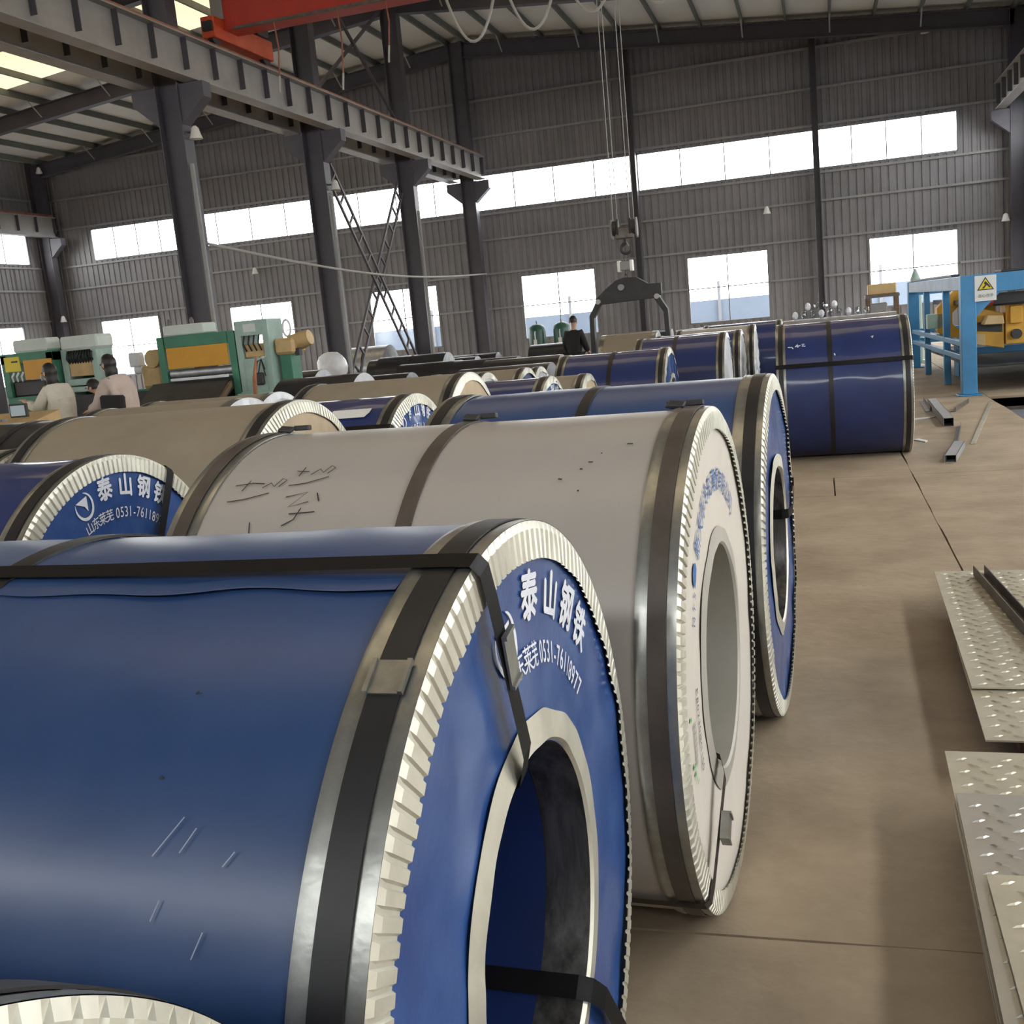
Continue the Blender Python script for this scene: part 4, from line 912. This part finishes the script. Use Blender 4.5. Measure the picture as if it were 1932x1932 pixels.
# pile of white wrapped bags beyond the press
for k, (x, y, z, r) in enumerate(((-10.9, 21.7, .0, .42), (-10.05, 22.3, .0, .36), (-10.5, 21.9, .66, .36), (-11.3, 22.6, .0, .45))):
    b = MB(); rings = []
    for i in range(9):
        ph = pi*i/8; rings.append([(x+r*(.1+sin(ph))*.9*cos(t)*(1+.15*N(3*cos(t)+k, 3*sin(t), i*.4)), y+r*(.1+sin(ph))*.7*sin(t), z+.34-.34*cos(ph)+.03*N(cos(t)*3, i*.5, k)+.03) for t in [2*pi*q/16 for q in range(16)]])
    o = b.loft(rings).build('plastic_bag', 'plastic_white', None, True); tag(o, ('white plastic bag at the foot of the bag heap, below the column', 'white plastic bag leaning at the right side of the bag heap', 'white plastic bag on top of the bag heap', 'white plastic bag behind the bag heap')[k], 'bag')
# control desk in front of the two people
dk = empty('control_desk', (-9.35, 10.15, 0), 0, 'low control desk with grey keys, papers and a small screen', 'desk')
M_(dk, 'cabinet', 'machine_pale_green', -.5, .6, 0, .5, 0, .95); MB().prism([(-.12, .95), (.5, .95), (.5, 1.12), (-.12, 1.0)], -.55, .65, 'x').build('sloped_top', 'machine_tan', dk)
M_(dk, 'screen', 'machine_dark', .28, .52, .1, .14, 1.08, 1.24); M_(dk, 'screen_glass', 'mask_blue', .3, .5, .095, .1, 1.1, 1.22)
for k in range(6): M_(dk, 'key', 'girt_grey', -.2+.07*k, -.15+.07*k, .1+.0*k, .16, 1.04, 1.075)
for k, (x, y, a, lb) in enumerate(((-9.75, 10.3, .4, 'crumpled white sheet propped on the control desk'), (-9.55, 10.45, -.5, 'second white sheet lying over the control desk'))):
    o = MB().loft([[Vector((x+u*cos(a), y+.02*i, 1.13+v+.02*N(u*9, v*9, k))) for u in (-.14, -.05, .05, .14)] for i, v in enumerate((0, .1, .2, .27))], False).build('paper_sheet', 'paper', None, fix=False); tag(o, lb, 'paper')
# pressure tanks at the gable wall
for x, lb in ((-8.6, 'dark green pressure tank with pale gauge pipe, nearer the middle column'), (-7.8, 'dark green pressure tank beside the man in black')):
    t = empty('pressure_tank', (x, 33, 0), 0, lb, 'tank', 'pressure tanks at the gable wall')
    MB().loft([[(r*cos(a), r*sin(a), z) for a in [2*pi*k/24 for k in range(24)]] for r, z in ((.12, .18), (.24, .24), (.27, .34), (.27, 1.3), (.24, 1.42), (.14, 1.5), (.03, 1.53))]).build('shell', 'tank_green', t, True)
    for a in (.5, 2.6, 4.7): MB().bar((.2*cos(a), .2*sin(a), 0), (.2*cos(a), .2*sin(a), .35), .05).build('leg', 'tank_green', t)
    MB().tube([(0, -.3, .3), (0, -.3, 1.25), (0, -.2, 1.36)], .02, 6).build('gauge_pipe', 'plastic_white', t, True); MB().box(-.05, .05, -.34, -.3, .85, 1.05).build('gauge', 'paper', t); MB().tube([(0, 0, 1.52), (0, 0, 1.62)], .02, 6).build('valve', 'steel_bar', t)
# small lamps on walls and columns
def lamp(x, y, z, d, label):
    e = empty('flood_lamp', (x, y, z), 0, label, 'lamp')
    MB().tube([(0, 0, 0), Vector(d)*.12], .02, 6).build('bracket_arm', 'steel_bar', e); c = Vector(d)*.16
    MB().tube([c+Vector((0, 0, .1)), c+Vector((0, 0, .06)), c+Vector((0, 0, -.06)), c+Vector((0, 0, -.14))], [.03, .07, .1, .13], 12).build('lamp_shade', 'lamp_white', e, True)
lamp(-20.8, YB-.1, 4.55, (0, -1, 0), 'white lamp on the gable wall girt behind the green machines'); lamp(-1.55, YB-.1, 4.55, (0, -1, 0), 'white lamp on the gable wall above the low window by the blue block')
lamp(3.5, YB-.09, 9.45, (0, -1, 0), 'small lamp high on the gable wall near the corner'); lamp(5.84, 37.2, 3.45, (-1, -.3, 0), 'small lamp at the corner column behind the blue machine')
lamp(XM+.25, FY[3], 5.8, (1, 0, 0), 'white lamp under the runway bracket of the column behind the green machines'); lamp(XM+.25, FY[2], 5.4, (1, 0, 0), 'white lamp under the runway bracket of the braced column')
lamp(XL+.3, 37.0, 9.3, (1, -.3, 0), 'small lamp under the eaves at the far corner column'); lamp(XL+.3, 37.0, 3.5, (1, -.3, 0), 'small lamp low on the far corner column')

# ================================================================== people
def skin_mesh(name, verts, edges, radii, root, m, parent, sub=2):
    me = bpy.data.meshes.new(name); me.from_pydata(verts, edges, []); o = bpy.data.objects.new(name, me); COL.objects.link(o)
    md = o.modifiers.new('skin', 'SKIN'); md.use_smooth_shade = True
    sv = me.skin_vertices[0].data
    for i, r in enumerate(radii): sv[i].radius = (r, r) if not isinstance(r, tuple) else r
    sv[root].use_root = True
    ss = o.modifiers.new('sub', 'SUBSURF'); ss.levels = ss.render_levels = sub
    bpy.context.view_layer.update(); dg = bpy.context.evaluated_depsgraph_get(); nm = bpy.data.meshes.new_from_object(o.evaluated_get(dg))
    o.modifiers.clear(); o.data = nm; nm.materials.clear(); nm.materials.append(MAT[m]); o.parent = parent; bpy.data.meshes.remove(me); return o
def person(loc, rz, label, top, legs, h=1.64, lean=0., arms=None, hair_len=0., coat_len=.0, bulk=1., head_tilt=0., collar=True, mask=False):
    """figure facing local -y; lean bends the trunk forward; arms = ((elbow, wrist) left, right) offsets from the shoulder"""
    e = empty('person', loc, rz, label, 'person'); k = h/1.70
    hip = Vector((0, 0, .92*k)); up = Vector((0, -sin(lean), cos(lean)))
    V = lambda t, x=0., f=0.: hip + up*t*k + Vector((x*k, -f*k*cos(lean), -f*k*sin(lean)))
    S = {}
    pts, ed, rad = [], [], []
    def add(p, r, par=None):
        pts.append(tuple(p)); rad.append(r); i = len(pts)-1
        if par is not None: ed.append((par, i))
        return i
    pel = add(hip, .125*k); wa = add(V(.18), .12*k, pel); ch = add(V(.36), (.15*k, .115*k), wa); nb = add(V(.5), .075*k, ch); nk = add(V(.57, 0, .01), .05*k, nb)
    hu = (up+Vector((0, -sin(head_tilt), 0))).normalized()
    hb = add(Vector(pts[nk])+hu*.07*k, (.066*k, .078*k), nk); hm = add(Vector(pts[hb])+hu*.08*k, (.074*k, .09*k), hb); ht = add(Vector(pts[hm])+hu*.075*k, (.06*k, .072*k), hm)
    add(Vector(pts[hb])+hu*.02*k+Vector((0, -.105*k, 0)), .014*k, hb)       # nose
    head_c = Vector(pts[hm])
    arms = arms or (((.06, .02, -.28), (.02, -.04, -.26)),)*2
    J = []
    for s, (de, dw) in zip((-1, 1), arms):
        sh = add(V(.455, s*.17), .062*k, ch); el = add(Vector(pts[sh])+Vector((s*de[0], de[1], de[2]))*k, .045*k, sh); wr = add(Vector(pts[el])+Vector((s*dw[0], dw[1], dw[2]))*k, .029*k, el)
        d = (Vector(pts[wr])-Vector(pts[el])).normalized(); side = d.cross(Vector((0, 0, 1))) if abs(d.z) < .9 else Vector((0, 1, 0)); side.normalize()
        pm = add(Vector(pts[wr])+d*.07*k, (.034*k, .02*k), wr)
        for q, (off, ln) in enumerate(((-.03, .06), (-.01, .075), (.01, .07), (.03, .055))):
            f1 = add(Vector(pts[pm])+side*off*k+d*ln*.55*k, .0095, pm); add(Vector(pts[f1])+d*ln*.5*k+Vector((0, -.012, -.01)), .008, f1)
        t1 = add(Vector(pts[wr])+d*.03*k+side*.045*k, .011, wr); add(Vector(pts[t1])+d*.04*k+side*.012*k, .009, t1)
        J.append((sh, el, wr))
    LG = []
    for s in (-1, 1):
        hp = add(hip+Vector((s*.09*k, 0, -.06*k)), .09*k, pel); kn = add(Vector((s*.1*k, -.02*k, .48*k)), .06*k, hp); an = add(Vector((s*.1*k, .01*k, .085*k)), .042*k, kn); add(Vector((s*.105*k, -.13*k, .035*k)), .03*k, an); LG.append((hp, kn, an))
    skin_mesh('body', pts, ed, rad, pel, 'skin', e)
    # trousers
    P2 = [tuple(hip+Vector((0, 0, .02)))]; R2 = [.145*k*bulk]; E2 = []
    for hp, kn, an in LG:
        i = len(P2); P2 += [pts[hp], pts[kn], tuple(Vector(pts[an])+Vector((0, 0, -.005)))]; R2 += [.108*k, .082*k, .07*k]; E2 += [(0, i), (i, i+1), (i+1, i+2)]
    skin_mesh('trousers', P2, E2, R2, 0, legs, e)
    # coat or jacket
    lo = .0-coat_len
    P3 = [tuple(V(lo)), tuple(V(.16)), tuple(V(.34)), tuple(V(.47))]; R3 = [.165*k*bulk, .155*k*bulk, (.185*k*bulk, .15*k*bulk), (.12*k*bulk, .1*k*bulk)]; E3 = [(0, 1), (1, 2), (2, 3)]
    if collar: P3.append(tuple(V(.545, 0, .0))); R3.append(.08*k); E3.append((3, 4))
    for sh, el, wr in J:
        i = len(P3); P3 += [pts[sh], pts[el], tuple(Vector(pts[wr])*.92+Vector(pts[el])*.08)]; R3 += [.088*k*bulk, .072*k*bulk, .056*k*bulk]; E3 += [(2, i), (i, i+1), (i+1, i+2)]
    skin_mesh('coat', P3, E3, R3, 1, top, e)
    # hair
    b = MB(); rings = []; n = 18
    for i in range(9):
        ph = pi*.02+pi*(.62 if hair_len else .55)*i/8; ring_ = []
        for q in range(n):
            t = 2*pi*q/n; fx, fy, fz = sin(ph)*cos(t), sin(ph)*sin(t), cos(ph)
            if fy < -.35 and fz < .35: fy *= .55                             # hairline leaves the face free
            ring_.append(head_c+Vector((fx*.093*k, fy*.112*k+.012*k, fz*.125*k+.005*k)))
        rings.append(ring_)
    if hair_len:
        for dz, sc in ((.05, 1.0), (.12, .95), (hair_len, .75)):
            rings.append([Vector((head_c.x+cos(2*pi*q/n)*.09*sc*k, head_c.y+.035*k+max(sin(2*pi*q/n), -.25)*.085*sc*k, head_c.z-.03*k-dz*k)) for q in range(n)])
    b.loft(rings).build('hair', 'hair', e, True)
    for s in (-1, 1):
        MB().loft([[head_c+Vector((s*.038*k+.014*k*sin(ph)*cos(t), -.088*k+.008*k*sin(ph)*sin(t), -.005*k+.009*k*cos(ph))) for t in [2*pi*q/8 for q in range(8)]] for ph in (.2, 1.0, 1.57, 2.1, 2.9)]).build('eye', 'print_black', e, True)
        MB().loft([[head_c+Vector((s*.083*k+s*.012*k*sin(ph), .012*k+.02*k*sin(ph)*sin(t), -.015*k+.034*k*cos(ph)+.004*k*cos(t))) for t in [2*pi*q/8 for q in range(8)]] for ph in (.2, .9, 1.57, 2.2, 2.9)]).build('ear', 'skin', e, True)
        MB().loft([[Vector((s*.105*k+.048*k*w_*cos(t), -.06*k+.14*k*w_*sin(t), z*k)) for t in [2*pi*q/14 for q in range(14)]] for w_, z in ((.9, 0), (1, .02), (.95, .05), (.6, .09))]).build('shoe', 'rubber', e, True)
    if mask:
        MB().loft([[head_c+Vector((.07*k*w_*cos(t), -.075*k-.04*k*w_*max(0, -sin(t)), dz*k)) for t in [pi+pi*q/8 for q in range(9)]] for w_, dz in ((1, -.03), (1.1, -.06), (.95, -.1))], False).build('face_mask', 'mask_blue', e, True)
    return e
# local -y is forward; rz = pi turns the figure towards the gable wall
pw = person((-9.36, 11.5, 0), radians(-100), 'person in a cream fleece coat and face mask pointing at the machine', 'coat_cream', 'cloth_navy', 1.63, .12, (((.02, -.1, -.26), (-.02, -.22, .12)), ((.02, -.16, -.22), (-.05, -.26, .1))), .2, .25, 1.12, .25, True, True)
pb = person((-8.52, 11.6, 0), radians(-100), 'person in a puffy beige jacket with a dark bag at the arm, dark hair', 'coat_beige', 'cloth_black', 1.67, .16, (((.03, -.12, -.26), (-.06, -.24, -.04)), ((.05, -.1, -.27), (-.06, -.24, -.05))), .16, .28, 1.32, .2)
pd = person((-9.02, 12.4, 0), radians(-80), 'person in dark maroon and navy clothes stooping between the two coats', 'cloth_maroon', 'cloth_navy', 1.55, .75, (((.02, -.15, -.24), (-.03, -.2, -.14)), ((.02, -.15, -.24), (-.03, -.2, -.14))), 0, .05, 1.1, .2)
pm = person((-5.0, 22.2, 0), radians(170), 'person in black standing by the pressure tanks, seen from behind', 'cloth_black', 'cloth_black', 1.60, .06, (((.07, -.02, -.27), (.0, -.16, -.17)), ((.07, -.02, -.27), (.0, -.16, -.17))), 0, .05, 1.1)
o = MB().box(-.16, .16, -.05, .05, -.09, .09).build('hand_bag', 'cloth_black', None, bevel=.025); o.location = (-8.42, 11.28, 1.12); o.rotation_euler = (0, .06, .05); tag(o, 'dark flat bag held under the arm of the beige jacket', 'bag')
bpy.data.objects.remove(_fo)
